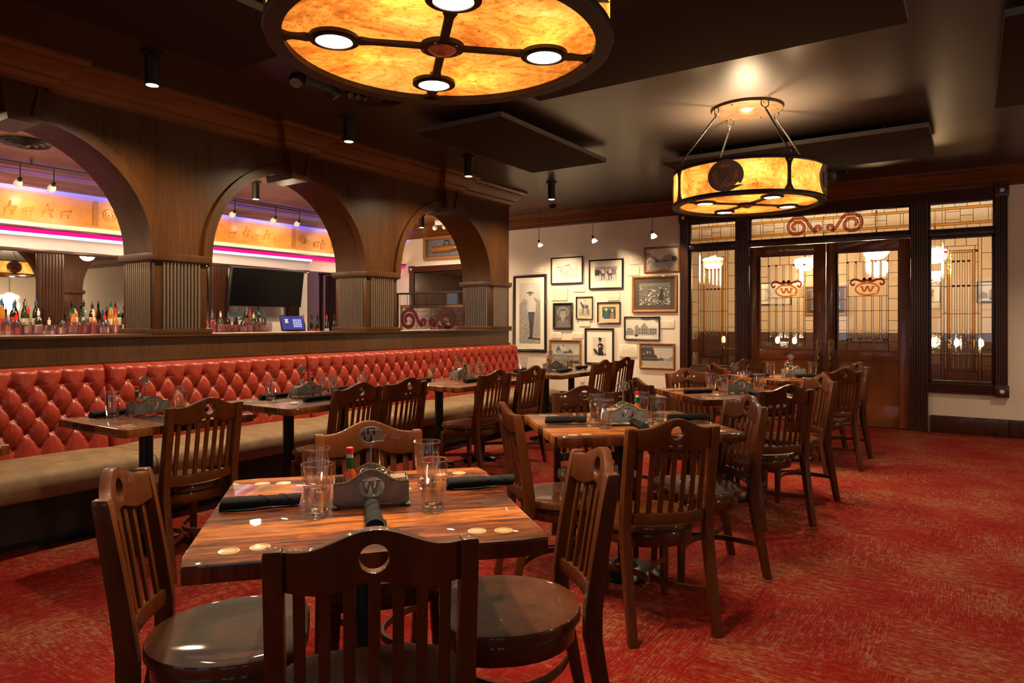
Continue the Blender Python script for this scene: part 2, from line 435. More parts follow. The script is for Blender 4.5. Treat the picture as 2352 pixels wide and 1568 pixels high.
def dup(root, loc, rz, label, group=None):
    r = root.copy(); COL.objects.link(r); r.location = loc; r.rotation_euler = (0, 0, rz)
    r['label'] = label
    if group: r['group'] = group
    for ch in list(root.children):
        c = ch.copy(); COL.objects.link(c); c.parent = r
        for g in list(ch.children):
            d = g.copy(); COL.objects.link(d); d.parent = c
    return r

# the brand emblem: a slab-serif W inside a ring whose end runs out as a tail (x right, z up, half width 1)
def w_polys():
    t = .19
    P = []
    def stroke(x0, z0, x1, z1): P.append([(x0 - t / 2, z0), (x0 + t / 2, z0), (x1 + t / 2, z1), (x1 - t / 2, z1)])
    stroke(-.30, -.42, -.52, .42); stroke(-.24, -.42, .0, .42); stroke(.26, -.42, .04, .42); stroke(.32, -.42, .56, .42)
    for x in (-.54, .02, .56): P.append([(x - .2, .34), (x + .2, .34), (x + .2, .45), (x - .2, .45)])
    return P
def add_w(mb, T, sx, sz, th, mat=0):
    for k, poly in enumerate(w_polys()):
        e = .0004 * k
        a = [mb.bm.verts.new(T((p[0] * sx, -th / 2 - e, p[1] * sz))) for p in poly]; b = [mb.bm.verts.new(T((p[0] * sx, th / 2 + e, p[1] * sz))) for p in poly]
        mb.face(a, mat); mb.face(b[::-1], mat)
        for i in range(4): mb.face([a[i], b[i], b[(i + 1) % 4], a[(i + 1) % 4]], mat)
def add_ring(mb, T, a, b, wd, th, mat=0, a0=-35, a1=300, tail=True, n=40):
    """ring open at the lower right with its lower end drawn out into a pointed tail"""
    pts = []
    for k in range(n + 1):
        an = math.radians(a0 + (a1 - a0) * k / n)
        pts.append((an, a * math.cos(an), b * math.sin(an), wd))
    sec = []
    for an, x, z, w in pts:
        nx, nz = math.cos(an), math.sin(an)
        sec.append([T((x - nx * w / 2, -th / 2, z - nz * w / 2)), T((x + nx * w / 2, -th / 2, z + nz * w / 2)), T((x + nx * w / 2, th / 2, z + nz * w / 2)), T((x - nx * w / 2, th / 2, z - nz * w / 2))])
    if tail:
        x, z = a * 1.12, -b * .72
        sec.append([T((x, -th / 2, z - .001)), T((x + .001, -th / 2, z)), T((x + .001, th / 2, z)), T((x, th / 2, z - .001))])
    mb.loft(sec, mat)
# ------------------------------------------------------------------ the setting
CH = 3.14; YB = 9.8; XA = -5.3; XB = -9.2
o = MB().span((-13, -4, -.05), (6, YB, 0)).build('floor', M['carpet'], smooth=False); struct(o, 'red and tan carpet tiles laid in alternating directions across the dining room', 'floor')
o = MB().span((-5.28, -4, CH), (6, YB + .15, CH + .05)).build('ceiling', M['ceil'], smooth=False); struct(o, 'dark brown satin ceiling over the dining room', 'ceiling')
o = MB().span((-13, -4, CH), (-5.28, YB + .15, CH + .05)).build('ceiling', M['ceilwood'], smooth=False); struct(o, 'brown wood-grained ceiling over the bar beyond the arches', 'ceiling')

# back wall with openings: door unit and two bar-side doorways
mb = MB()
y0, y1 = YB, YB + .15
for a, b, z0, z1 in ((-13, -11.45, 0, CH), (-11.45, -10.35, 2.33, CH), (-10.35, -8.86, 0, CH), (-8.86, -7.2, 2.28, CH), (-7.2, -3.5, 0, CH), (-3.5, -.52, 2.86, CH), (-.52, .26, 0, .57), (-.52, .26, 2.86, CH), (.26, 6, 0, CH)):
    mb.span((a, y0, z0), (b, y1, z1))
o = mb.build('wall_back', M['cream'], smooth=False); struct(o, 'cream textured wall carrying the photographs and the glazed doors', 'wall')
o = MB().span((6, -4, 0), (6.15, YB, CH)).build('wall_right', M['cream'], smooth=False); struct(o, 'cream wall on the right side of the dining room', 'wall')
o = MB().span((-13.15, -4, 0), (-13, YB, CH)).build('wall_left', M['cream'], smooth=False); struct(o, 'cream wall at the far left end beyond the bar', 'wall')
# wall behind the viewer, with three tall windows
mb = MB(); wins = [(-3.6, -2.2), (-.9, .5), (1.8, 3.4), (4.0, 5.4)]
x = -13
for a, b in wins:
    mb.span((x, -4.15, 0), (a, -4, CH)); mb.span((a, -4.15, 0), (b, -4, .75)); mb.span((a, -4.15, 2.65), (b, -4, CH)); x = b
mb.span((x, -4.15, 0), (6, -4, CH))
o = mb.build('wall_front', M['cream'], smooth=False); struct(o, 'cream street wall with tall windows behind the viewer', 'wall')
for i, (a, b) in enumerate(wins):
    mb = MB()
    for xx in (a, (a + b) / 2, b): mb.span((xx - .03, -4.12, .75), (xx + .03, -4.04, 2.65))
    for zz in (.75, 1.7, 2.65): mb.span((a, -4.12, zz - .03), (b, -4.04, zz + .03))
    o = mb.build('window_%d' % (i + 5), M['casing'], smooth=False); struct(o, 'dark framed street window in the wall behind the viewer, %s from the left' % ('first', 'second', 'third', 'fourth')[i], 'window')
# far bar wall: mirror wall, cove, frieze, crown
o = MB().span((XB - .2, -4, 0), (XB, 7.53, 2.2)).span((XB - .2, -4, 2.2), (XB, YB, CH)).build('wall_bar', M['white'], smooth=False); struct(o, 'pale wall behind the bar with mirrors below a lit cove', 'wall')

def sweep(mb, path, prof, mat=0):
    """profile (out,z) swept along a plan polyline; out is to the right of travel"""
    pts = [Vector(p) for p in path]; n = len(pts); rings = []
    for i, p in enumerate(pts):
        d0 = (pts[i] - pts[i - 1]).normalized() if i else (pts[1] - pts[0]).normalized()
        d1 = (pts[i + 1] - pts[i]).normalized() if i < n - 1 else d0
        n0 = Vector((d0.y, -d0.x)); n1 = Vector((d1.y, -d1.x)); m = (n0 + n1).normalized(); k = 1 / max(.3, m.dot(n0))
        rings.append([(p.x + m.x * k * d, p.y + m.y * k * d, z) for d, z in prof])
    mb.loft(rings, mat)
CROWN = [(-.01, 2.93), (.018, 2.93), (.018, 2.955), (.03, 2.962), (.05, 2.985), (.058, 2.99), (.058, 3.005), (.075, 3.02), (.11, 3.05), (.135, 3.078), (.14, 3.085), (.14, 3.095), (.165, 3.105), (.185, 3.118), (.185, CH), (-.01, CH)]
# ---- arcade between dining room and bar
XC = XA - .47
PIL = [(-1.68, -1.24), (.60, 1.04), (2.861, 3.30), (5.11, 5.57), (7.35, 7.78)]
ARC = [(-1.24, .60), (1.04, 2.861), (3.30, 5.11), (5.57, 7.35)]
arcade = thing('wall_arcade', 'walnut panelled arcade of arches and pillars dividing dining room from bar', 'wall', kind='structure')
ZS = 1.885
def arch_pts(a, b, rise, n=36, grow=0):
    c = (a + b) / 2; r = (b - a) / 2 + grow
    return [(c - r * math.cos(PI * k / n), ZS + (rise + grow) * math.sin(PI * k / n)) for k in range(n + 1)]
# spandrel wall (front and back faces, soffits)
mb = MB(); RISE = .875
for a, b in ARC:
    pts = arch_pts(a, b, RISE); top = CH
    for xf in (XA, XC):
        vt = [mb.bm.verts.new((xf, y, top)) for y, z in pts]; vb = [mb.bm.verts.new((xf, y, z)) for y, z in pts]
        for k in range(len(pts) - 1): mb.face([vb[k], vb[k + 1], vt[k + 1], vt[k]])
for a, b in PIL: mb.span((XC, a, ZS), (XA, b, CH))
mb.span((XC, -3.98, 1.0), (XA, -1.68, CH))
mb.build('spandrel', M['panel'], arcade, smooth=False)
for a, b in ARC:
    mb = MB(); pts = arch_pts(a, b, RISE)
    f = [mb.bm.verts.new((XA, y, z)) for y, z in pts]; g = [mb.bm.verts.new((XC, y, z)) for y, z in pts]
    for k in range(len(pts) - 1): mb.face([f[k], f[k + 1], g[k + 1], g[k]])
    mb.build('soffit', M['panel'], arcade, angle=60)
mb = MB()
for a, b in ARC:
    inn = arch_pts(a, b, RISE, grow=-.035); out = arch_pts(a, b, RISE, grow=.045)
    for x0, x1 in ((XA - .06, XA + .03),):
        rings = [[(x1, i_[0], i_[1]), (x1, o_[0], o_[1]), (x0, o_[0], o_[1]), (x0, i_[0], i_[1])] for i_, o_ in zip(inn, out)]
        mb.loft(rings)
mb.build('archivolt', M['panel'], arcade, angle=30)
for i, (a, b) in enumerate(PIL):
    mb = MB(); mb.span((XC, a, 1.27), (XA, b, 1.84)); p = mb.build('pillar', M['panel'], arcade, bevel=.004)
    mb = MB(); e = .032
    mb.span((XC - e, a - e, 1.828), (XA + e, b + e, 1.885)); mb.span((XC - e * .6, a - e * .6, 1.815), (XA + e * .6, b + e * .6, 1.83)); mb.build('capital', M['panel'], p, bevel=.005)
    mb = MB(); mb.span((XC - e, a - e, 1.245), (XA + e, b + e, 1.288)); mb.build('plinth', M['panel'], p, bevel=.005)
    mb = MB(); nfl = 11; mg = .058
    mb.span((XA - .002, a + mg, 1.288), (XA + .002, b - mg, 1.815), 1)
    w = (b - a - 2 * mg) / nfl
    for k in range(nfl):
        y = a + mg + w * (k + .5); mb.tube([(XA + .003, y, 1.288), (XA + .003, y, 1.815)], w * .36, 8)
    mg = .05; nfl = 12; w = (XA - XC - 2 * mg) / nfl
    for yy, sgn in ((a, -1), (b, 1)):
        mb.span((XC + mg, yy - .002, 1.288), (XA - mg, yy + .002, 1.815), 1)
        for k in range(nfl):
            x = XC + mg + w * (k + .5); mb.tube([(x, yy + sgn * .003, 1.288), (x, yy + sgn * .003, 1.815)], w * .36, 8)
    q = mb.build('reed_panel', [M['nickel'], M['darkgap']], p); q['label'] = 'reeded metal panel'
# low wall under the arches, ledge, crown, keystones
mb = MB(); mb.span((XC, -4, 0), (XA, 7.78, 1.222)); mb.span((XA, -4, 1.03), (XA + .022, 7.79, 1.06)); mb.build('low_wall', M['panel'], arcade, bevel=.004)
mb = MB(); mb.span((XC - .03, -4, 1.222), (XA + .03, 7.81, 1.247)); mb.build('ledge', M['panel'], arcade, bevel=.006)
mb = MB(); sweep(mb, [(XA, -4), (XA, 7.78), (XC, 7.78)], CROWN); mb.build('crown', M['trimw'], arcade, angle=30)
mb = MB(); sweep(mb, [(XC, 7.78), (XC, -4)], CROWN); mb.build('crown', M['trimw'], arcade, angle=30)
for a, b in ARC:
    c = (a + b) / 2 - .01; mb = MB(); f = .085
    zt, zb, ht, hb = 2.955, 2.672, .135, .088
    P = [(c - hb, zb), (c + hb, zb), (c + ht, zt), (c - ht, zt)]
    I = [(c - hb + .034, zb + .05), (c + hb - .034, zb + .05), (c + ht - .038, zt - .015), (c - ht + .038, zt - .015)]
    X1, X2 = XA + f, XA + f - .02
    vo = [mb.bm.verts.new((X1, *p)) for p in P]; vi = [mb.bm.verts.new((X1, *p)) for p in I]; vr = [mb.bm.verts.new((X2, *p)) for p in I]
    vb = [mb.bm.verts.new((XA - .3, *p)) for p in P]
    for k in range(4):
        j = (k + 1) % 4
        mb.face([vo[k], vo[j], vi[j], vi[k]]); mb.face([vi[k], vi[j], vr[j], vr[k]]); mb.face([vo[k], vb[k], vb[j], vo[j]])
    mb.face(vr); mb.face(vb[::-1])
    k = mb.build('keystone', M['panel'], arcade, smooth=False)
    mb = MB(); sweep(mb, [(XA, c - .16), (XA + f, c - .16), (XA + f, c + .16), (XA, c + .16)], CROWN); mb.build('crown_break', M['trimw'], k, angle=30)
# crown along the back wall and the bar wall
mb = MB(); sweep(mb, [(-9.2, YB), (6, YB)], CROWN); o = mb.build('trim_1', M['trimx'], angle=30); struct(o, 'knotty wood crown moulding along the top of the back wall', 'trim')
mb = MB(); sweep(mb, [(XB, YB), (XB, -4)][::-1], [(d * 1.1, z) for d, z in CROWN]); o = mb.build('trim_2', M['trimw'], angle=30); struct(o, 'blue-lit wood crown moulding above the bar frieze', 'trim')
o = MB().span((.345, YB - .018, 0), (6, YB, .21)).span((-.43, YB - .018, 0), (.36, YB, .21)).span((-7.0, YB - .018, 0), (-3.62, YB, .21)).build('baseboard_back', M['casing'], bevel=.004); struct(o, 'tall dark baseboard along the back wall', 'baseboard')
o = MB().lathe([(.016, 0), (.02, .008), (.008, .012), (.008, .05), (.013, .055), (.013, .07), (0, .072)], 16).build('door_stop', M['black'], loc=(.24, YB - .035, .0)); tag(o, 'small black door stop on the carpet in front of the dark baseboard', 'door stop')

# ---- bar wall dressing
o = MB().span((XB, -4, 2.165), (XB + .07, 7.53, 2.204)).span((XB, -4, 2.437), (XB + .12, YB, 2.462)).build('trim_3', M['casing'], bevel=.004); struct(o, 'dark rails above the bar mirrors and over the light strips', 'trim')
mb = MB()
for a, b in ((-4, 7.53),): sweep(mb, [(XB, a), (XB, b)], [(0, 2.204), (.03, 2.204), (.035, 2.29), (.06, 2.33), (.09, 2.345), (0, 2.345)])
o = mb.build('trim_4', M['white']); struct(o, 'pale coved moulding under the light strips behind the bar', 'trim')
o = MB().span((XB, -4, 2.395), (XB + .10, YB, 2.432)).build('led_strip', M['ledm'], smooth=False); tag(o, 'magenta light strip running along the wall above the bar', 'light strip')
o = MB().span((XB, -4, 2.348), (XB + .09, 7.56, 2.386)).build('led_strip', M['ledw'], smooth=False); tag(o, 'cool white light strip just below the magenta one above the bar', 'light strip')
o = MB().span((XB, -4, 2.88), (XB + .015, YB, 2.975)).build('trim_5', M['blue'], smooth=False); struct(o, 'blue-lit fabric band between frieze and crown above the bar', 'trim')
fz = thing('frieze', 'amber tooled frieze of western scenes running above the bar', 'frieze', (XB, 0, 2.53))
mb = MB(); mb.span((0, -4, 0), (.025, YB, .35)); fp = mb.build('frieze_panel', M['frieze'], fz, smooth=False)
mb = MB(); mb.span((.02, -4, .315), (.035, YB, .35)); mb.span((.02, -4, 0), (.035, YB, .03)); mb.build('border', M['frieze'], fz)
y = -3.4; k = 0
while y < 9.6:
    mb = MB()
    mb.span((.02, y - .03, .02), (.04, y + .03, .335)); mb.build('divider', M['frgold'], fz)
    mb = MB(); cy = y + .17; cz = .175
    if k % 2:
        for r_, t_ in ((.075, .008), (.045, .006)): mb.tube([(.03, cy + r_ * math.cos(a * PI / 12), cz + r_ * math.sin(a * PI / 12)) for a in range(24)], t_, 6, closed=True)
        mb.box((.03, cy, cz), (.012, .05, .012)); mb.box((.03, cy, cz), (.012, .012, .05))
    else:                                            # longhorn skull
        mb.prism([(cy - .022, cz + .04), (cy - .012, cz - .075), (cy + .012, cz - .075), (cy + .022, cz + .04)], .022, .045, 'yz')
        mb.tube([(.035, cy - .075, cz + .085), (.035, cy - .06, cz + .05), (.035, cy, cz + .04), (.035, cy + .06, cz + .05), (.035, cy + .075, cz + .085)], [.003, .008, .012, .008, .003], 6)
    mb.build('emblem', M['frieze'], fz)
    for q in range(5):                               # raised riders and cattle between the dividers
        mb = MB()
        yy = y + .42 + q * .19 + random.uniform(-.03, .03); zz = .12 + random.uniform(-.02, .05)
        mb.tube([(.03, yy - .05, zz), (.03, yy, zz + .015), (.03, yy + .045, zz + .01), (.03, yy + .07, zz + .05)], [.012, .022, .02, .008], 6)
        for lx in (-.04, -.025, .03, .045): mb.tube([(.03, yy + lx, zz), (.03, yy + lx + random.uniform(-.02, .02), zz - .06)], .005, 5)
        if q % 2: mb.tube([(.032, yy, zz + .02), (.032, yy + .008, zz + .075)], [.016, .011], 6); mb.lathe([(0, -.012), (.013, 0), (0, .014)], 8, (.032, yy + .01, zz + .09))
        mb.build('relief_figure', M['frieze'], fz)
    y += 1.52; k += 1
for a, b in ((-4, 1.2), (1.5, 3.555), (3.84, 5.775)):
    o = MB().span((XB + .002, a, 1.08), (XB + .012, b, 2.163)).build('mirror', M['mirror'], smooth=False)
    tag(o, 'bar mirror between fluted pilasters, %s' % {-4: 'out at the far left', 1.5: 'left of the first fluted pilaster', 3.84: 'right of the first fluted pilaster'}[a], 'mirror')
def pilaster(y, w, lab):
    mb = MB(); mb.span((XB, y - w / 2, 1.0), (XB + .05, y + w / 2, 2.165)); n = 8
    for k in range(n):
        yy = y - w / 2 + w * (k + .5) / n; mb.tube([(XB + .05, yy, 1.02), (XB + .05, yy, 2.16)], w / n * .38, 8)
    o = mb.build('pilaster', M['casing'], angle=40); struct(o, lab, 'pilaster')
pilaster(3.697, .275, 'dark fluted pilaster between the two bar mirrors')
pilaster(5.91, .26, 'dark fluted pilaster just left of the television')
pilaster(7.22, .22, 'dark fluted pilaster behind the right end of the television')
# back counter and tiers for the bottles
bc = thing('back_bar', 'dark stepped back bar under the mirrors carrying bottles and glasses', 'back bar', (XB, 0, 0))
mb = MB(); mb.span((.1, -3.95, 0), (.70, 8.1, 1.08)); mb.build('cabinet', M['casing'], bc, bevel=.004)
mb = MB(); mb.span((.1, -3.95, 1.08), (.76, 8.12, 1.12)); mb.build('counter', M['black'], bc, bevel=.004)
mb = MB(); mb.span((.1, -3.95, 1.12), (.36, 6.6, 1.175)); mb.build('bottle_step', M['rail'], bc, bevel=.004)
mb = MB(); mb.span((.1, -3.95, 1.175), (.23, 6.6, 1.265)); mb.build('bottle_step', M['rail'], bc, bevel=.004)
# ---- end-wall doorways beyond the arches
def casing_frame(mb, a, b, zt, w=.11, y=YB, zb=0):
    for x0, x1, z0, z1, v in ((a, a + w, zb, zt - w, 1), (b - w, b, zb, zt - w, 1), (a + w, b - w, zt - w, zt, 0)):
        mb.span((x0, y - .02, z0), (x1, y, z1))
        for k in range(4):
            if v: mb.tube([(x0 + w * (k + .5) / 4, y - .02, z0), (x0 + w * (k + .5) / 4, y - .02, z1)], w / 9.5, 8)
            else: mb.tube([(x0, y - .02, z0 + w * (k + .5) / 4), (x1, y - .02, z0 + w * (k + .5) / 4)], w / 9.5, 8)
    for x in (a, b - w): mb.span((x - .008, y - .035, zt - w - .005), (x + w + .008, y, zt + .012))
def rosette(x, z, parent, y=YB - .036):
    mb = MB(); mb.lathe([(.024, 0), (.024, .004), (.012, .008), (0, .008)], 20, (x, y, z), rot=Matrix.Rotation(PI / 2, 3, 'X'))
    mb.build('rosette', M['salt'], parent)
for nm, a, b, zt, lab in (('door_3', -11.56, -10.25, 2.45, 'dark door with fluted casing beyond the bar, left of the middle pillar'), ('door_4', -8.98, -7.1, 2.405, 'cased open doorway seen through the right arch')):
    t = thing(nm, lab, 'doorway', kind='structure')
    mb = MB(); casing_frame(mb, a, b, zt); mb.build('casing', M['casing'], t)
    rosette(a + .055, zt - .05, t); rosette(b - .055, zt - .05, t)
    mb = MB()
    if nm == 'door_3':
        mb.span((a + .1, YB + .05, 0), (b - .1, YB + .09, zt - .1)); mb.span((a + .22, YB + .04, .25), (b - .22, YB + .06, 1.0)); mb.span((a + .22, YB + .04, 1.2), (b - .22, YB + .06, 2.1)); mb.build('leaf', M['casing'], t, bevel=.004)
    else:
        mb.span((a + .11, YB, 0), (a + .13, YB + 1.5, zt - .1)); mb.span((a + .13, YB, zt - .13), (b, YB + 1.5, zt - .11)); mb.build('jamb_lining', M['casing'], t)
        mb = MB(); mb.span((a, YB + 1.5, 0), (b + .3, YB + 1.6, 2.5)); mb.span((b + .2, YB + .15, 0), (b + .3, YB + 1.5, 2.5)); mb.build('passage_wall', M['cream'], t, smooth=False)
        mb = MB(); mb.tube([(-8.1 + .3 * math.cos(PI * k / 16), YB + 1.47, 1.12 + .22 * math.sin(PI * k / 16)) for k in range(17)], .035, 8); mb.span((-8.42, YB + 1.46, 1.05), (-7.78, YB + 1.5, 1.13)); mb.build('arched_trim', M['frgold'], t)
# ------------------------------------------------------------------ glazed door screen in the back wall
def rect_lines(mb, xs, zs, x0, x1, z0, z1, y, t=.0035, mat=0):
    for x in xs: mb.span((x - t, y - t, z0), (x + t, y + t, z1), mat)
    for z in zs: mb.span((x0, y - t, z - t), (x1, y + t, z + t), mat)
def pane(mb, x0, x1, z0, z1, y, mat):
    v = [mb.bm.verts.new(p) for p in ((x0, y, z0), (x1, y, z0), (x1, y, z1), (x0, y, z1))]; mb.face(v, mat)
def lead_box(mb, x0, x1, z0, z1, y, mat, t=.003):
    """one piece of glass with its lead outline (0 lead, then the glass slots)"""
    pane(mb, x0, x1, z0, z1, y, mat)
    mb.span((x0 - t, y - t, z0), (x0 + t, y + t, z1), 0); mb.span((x1 - t, y - t, z0), (x1 + t, y + t, z1), 0)
    mb.span((x0, y - t, z0 - t), (x1, y + t, z0 + t), 0); mb.span((x0, y - t, z1 - t), (x1, y + t, z1 + t), 0)
GM = [M['lead'], M['gclear'], M['gtext'], M['gamber'], M['gred'], M['gpink']]
def scroll_pts(sx, n=60):
    """an S-scroll from the centre out to a spiral, sx=+-1, unit half width 1, height about .36"""
    P = []
    for k in range(14):                                # small inner curl
        a = math.radians(-60 + 330 * (1 - k / 13)); r = .03 + .055 * k / 13
        P.append((.13 + r * math.cos(a), -.10 + r * math.sin(a)))
    for k in range(1, 12):
        u = k / 11; P.append((.17 + .36 * u, -.19 + .40 * (3 * u * u - 2 * u ** 3)))
    for k in range(1, 40):
        u = k / 39; a = math.radians(90 - 520 * u); r = .255 * (1 - .78 * u)
        P.append((.60 + .06 * u + r * math.cos(a) * 1.1, -.03 + r * math.sin(a)))
    return [(sx * x, z) for x, z in P]
def ribbon(mb, pts, w, y, mat, T=lambda p: p):
    L_ = []
    for i, p in enumerate(pts):
        a = pts[max(0, i - 1)]; b = pts[min(len(pts) - 1, i + 1)]
        d = Vector((b[0] - a[0], b[1] - a[1]));
        if d.length < 1e-9: d = Vector((1, 0))
        d.normalize(); n = Vector((-d.y, d.x)) * w / 2
        L_.append((mb.bm.verts.new(T((p[0] + n.x, y, p[1] + n.y))), mb.bm.verts.new(T((p[0] - n.x, y, p[1] - n.y)))))
    for A, B in zip(L_, L_[1:]): mb.face([A[0], B[0], B[1], A[1]], mat)
def scroll(mb, cx, cz, half, y, w, mats=(5, 2)):
    for sx in (-1, 1):
        P = [(cx + half * x, cz + half * z) for x, z in scroll_pts(sx)]
        ribbon(mb, P, w, y - .0015, mats[0])
        for off in (-1, 1):
            Q = []
            for i, p in enumerate(P):
                a = P[max(0, i - 1)]; b = P[min(len(P) - 1, i + 1)]; d = Vector((b[0] - a[0], b[1] - a[1])).normalized(); n = Vector((-d.y, d.x)) * w * .55 * off
                Q.append((p[0] + n.x, p[1] + n.y))
            ribbon(mb, Q, .006, y - .003, 0)
YG = YB + .05
# fluted casing: posts, head, sill
cas = thing('trim_6', 'dark fluted casing with corner blocks framing the glazed doors and sidelights', 'casing', kind='structure')
def fluted(x0, x1, z0, z1, vert, depth=.03, n=5):
    mb = MB(); mb.span((x0, YB - depth, z0), (x1, YB + .12, z1)); w = (x1 - x0) if vert else (z1 - z0)
    for k in range(n):
        c = (x0 if vert else z0) + w * (k + .5) / n
        if vert: mb.tube([(c, YB - depth, z0 + .002), (c, YB - depth, z1 - .002)], w / n * .38, 8)
        else: mb.tube([(x0 + .002, YB - depth, c), (x1 - .002, YB - depth, c)], w / n * .38, 8)
    return mb
ZT = 2.925
fluted(-3.593, -3.47, 0, ZT - .12, 1).build('post', M['casing'], cas)
fluted(-2.775, -2.60, 0, ZT - .12, 1, .028, 7).build('post', M['casing'], cas)
fluted(-.635, -.45, 0, ZT - .12, 1, .028, 7).build('post', M['casing'], cas)
fluted(.22, .341, .61, ZT - .12, 1).build('post', M['casing'], cas)
fluted(-3.47, .22, ZT - .125, ZT, 0, .034).build('head', M['casing'], cas)
fluted(-.45, .22, .485, .605, 0, .03).build('sill', M['casing'], cas)
for x, z in ((-3.535, 2.875), (.285, 2.875), (.285, .535)):
    mb = MB(); mb.span((x - .068, YB - .055, z - .068), (x + .068, YB, z + .068)); k = mb.build('corner_block', M['casing'], cas, bevel=.004); rosette(x, z, k, YB - .056)
mb = MB()
for a, b, z0, z1 in ((-3.47, -2.775, 2.405, 2.475), (-2.60, -.635, 2.395, 2.47), (-.45, .22, 2.385, 2.455)): mb.span((a, YB - .012, z0), (b, YB + .12, z1))
for a, b, z0, z1 in ((-3.47, -2.775, .60, .69),): mb.span((a, YB - .012, 0), (b, YB + .12, z1))
mb.build('transom_bar', M['casing'], cas, bevel=.006)

def tall_light(name, x0, x1, z0, z1, lab):
    t = thing(name, lab, 'leaded window', kind='structure')
    mb = MB()
    for a, b, c, d in ((x0, x0 + .03, z0, z1), (x1 - .03, x1, z0, z1), (x0, x1, z0, z0 + .03), (x0, x1, z1 - .03, z1)): mb.span((a, YG - .03, c), (b, YG + .03, d))
    mb.build('sash', M['casing'], t, bevel=.004)
    mb = MB(); x0 += .03; x1 -= .03; z0 += .03; z1 -= .03; W = x1 - x0; H = z1 - z0; y = YG
    X = lambda u: x0 + W * u
    Zf = lambda u: z0 + H * u
    # edge columns of clear bevels
    n = 9
    for k in range(n):
        a, b = Zf(k / n), Zf((k + 1) / n)
        lead_box(mb, X(0), X(.165), a, b, y, 1 if k % 2 else 2); lead_box(mb, X(.835), X(1), a, b, y, 1)
    lead_box(mb, X(.165), X(.22), Zf(0), Zf(1), y, 2); lead_box(mb, X(.78), X(.835), Zf(0), Zf(1), y, 2)
    for za, zb in ((0, .065), (.945, 1)):
        lead_box(mb, X(.22), X(.40), Zf(za), Zf(zb), y, 1); lead_box(mb, X(.40), X(.59), Zf(za), Zf(zb), y, 2); lead_box(mb, X(.59), X(.78), Zf(za), Zf(zb), y, 1)
    for u0, u1 in ((.22, .27), (.73, .78)):
        zz = [.065, .2, .33, .48, .66, .83, .90]
        for a, b in zip(zz, zz[1:]): lead_box(mb, X(u0), X(u1), Zf(a), Zf(b), y, 1)
        lead_box(mb, X(u0), X(u1), Zf(.90), Zf(.915), y, 4); lead_box(mb, X(u0), X(u1), Zf(.915), Zf(.945), y, 1)
    # amber inner frame
    lead_box(mb, X(.27), X(.31), Zf(.065), Zf(.915), y, 3); lead_box(mb, X(.69), X(.73), Zf(.065), Zf(.915), y, 3)
    lead_box(mb, X(.31), X(.69), Zf(.898), Zf(.915), y, 3); lead_box(mb, X(.31), X(.69), Zf(.065), Zf(.083), y, 3)
    lead_box(mb, X(.27), X(.73), Zf(.915), Zf(.945), y, 1)
    bars = 9
    for k in range(bars):
        a = .31 + .38 * k / bars; b = .31 + .38 * (k + 1) / bars; zz = [.083, .30, .47, .665, .84, .898]
        for p, q in zip(zz, zz[1:]): lead_box(mb, X(a), X(b), Zf(p), Zf(q), y, 2 if k % 2 == 0 else 1, .0022)
        if k % 2 == 1:
            for zc in (.838, .665): mb.span((X(a), y - .004, Zf(zc) - .012), (X(b), y - .0025, Zf(zc) + .012), 4)
    mb.span((X(.165), y - .004, Zf(.665) - .003), (X(.835), y + .004, Zf(.665) + .003), 0); mb.span((X(.165), y - .004, Zf(.47) - .003), (X(.835), y + .004, Zf(.47) + .003), 0)
    mb.build('leaded_pane', GM, t, smooth=False)
def transom(name, x0, x1, z0, z1, lab, scr=False):
    t = thing(name, lab, 'leaded window', kind='structure')
    mb = MB()
    for a, b, c, d in ((x0, x0 + .022, z0, z1), (x1 - .022, x1, z0, z1), (x0, x1, z0, z0 + .022), (x0, x1, z1 - .022, z1)): mb.span((a, YG - .03, c), (b, YG + .03, d))
    mb.build('sash', M['casing'], t, bevel=.004)
    mb = MB(); x0 += .022; x1 -= .022; z0 += .022; z1 -= .022; W = x1 - x0; H = z1 - z0; y = YG
    Zf = lambda u: z0 + H * u
    n = max(5, round(W / .14))
    for r, (a, b) in enumerate(((0, .14), (.86, 1))):
        for k in range(n): lead_box(mb, x0 + W * k / n, x0 + W * (k + 1) / n, Zf(a), Zf(b), y, 2 if k == n // 2 else 1, .0025)
    lead_box(mb, x0, x1, Zf(.14), Zf(.24), y, 3, .0025); lead_box(mb, x0, x1, Zf(.76), Zf(.86), y, 3, .0025)
    k = 0; x = x0; wd = (.12, .035, .15, .13, .15, .035)
    while x < x1 - .01:
        e = min(x1, x + wd[k % 6]); 
        if k % 6 == 2: lead_box(mb, x, e, Zf(.24), Zf(.36), y, 1, .0025); lead_box(mb, x, e, Zf(.36), Zf(.68), y, 2, .0025); lead_box(mb, x, e, Zf(.68), Zf(.76), y, 1, .0025)
        elif k % 6 == 3: lead_box(mb, x, e, Zf(.24), Zf(.5), y, 2, .0025); lead_box(mb, x, e, Zf(.5), Zf(.76), y, 2, .0025)
        else: lead_box(mb, x, e, Zf(.24), Zf(.76), y, 2 if k % 6 != 1 else 1, .0025)
        x = e; k += 1
    if scr: scroll(mb, (x0 + x1) / 2 - .02, (z0 + z1) / 2 + .012, .53, y, .030)
    mb.build('leaded_pane', GM, t, smooth=False)
tall_light('window_1', -3.47, -2.775, .69, 2.405, 'tall leaded sidelight left of the double doors')
tall_light('window_2', -.45, .22, .605, 2.385, 'tall leaded sidelight right of the double doors')
transom('window_3', -3.47, -2.775, 2.475, 2.80, 'small leaded transom above the left sidelight')
transom('window_4', -2.60, -.635, 2.47, 2.80, 'long leaded transom with rose scroll above the double doors', True)
transom('window_9', -.45, .22, 2.455, 2.80, 'small leaded transom above the right sidelight')

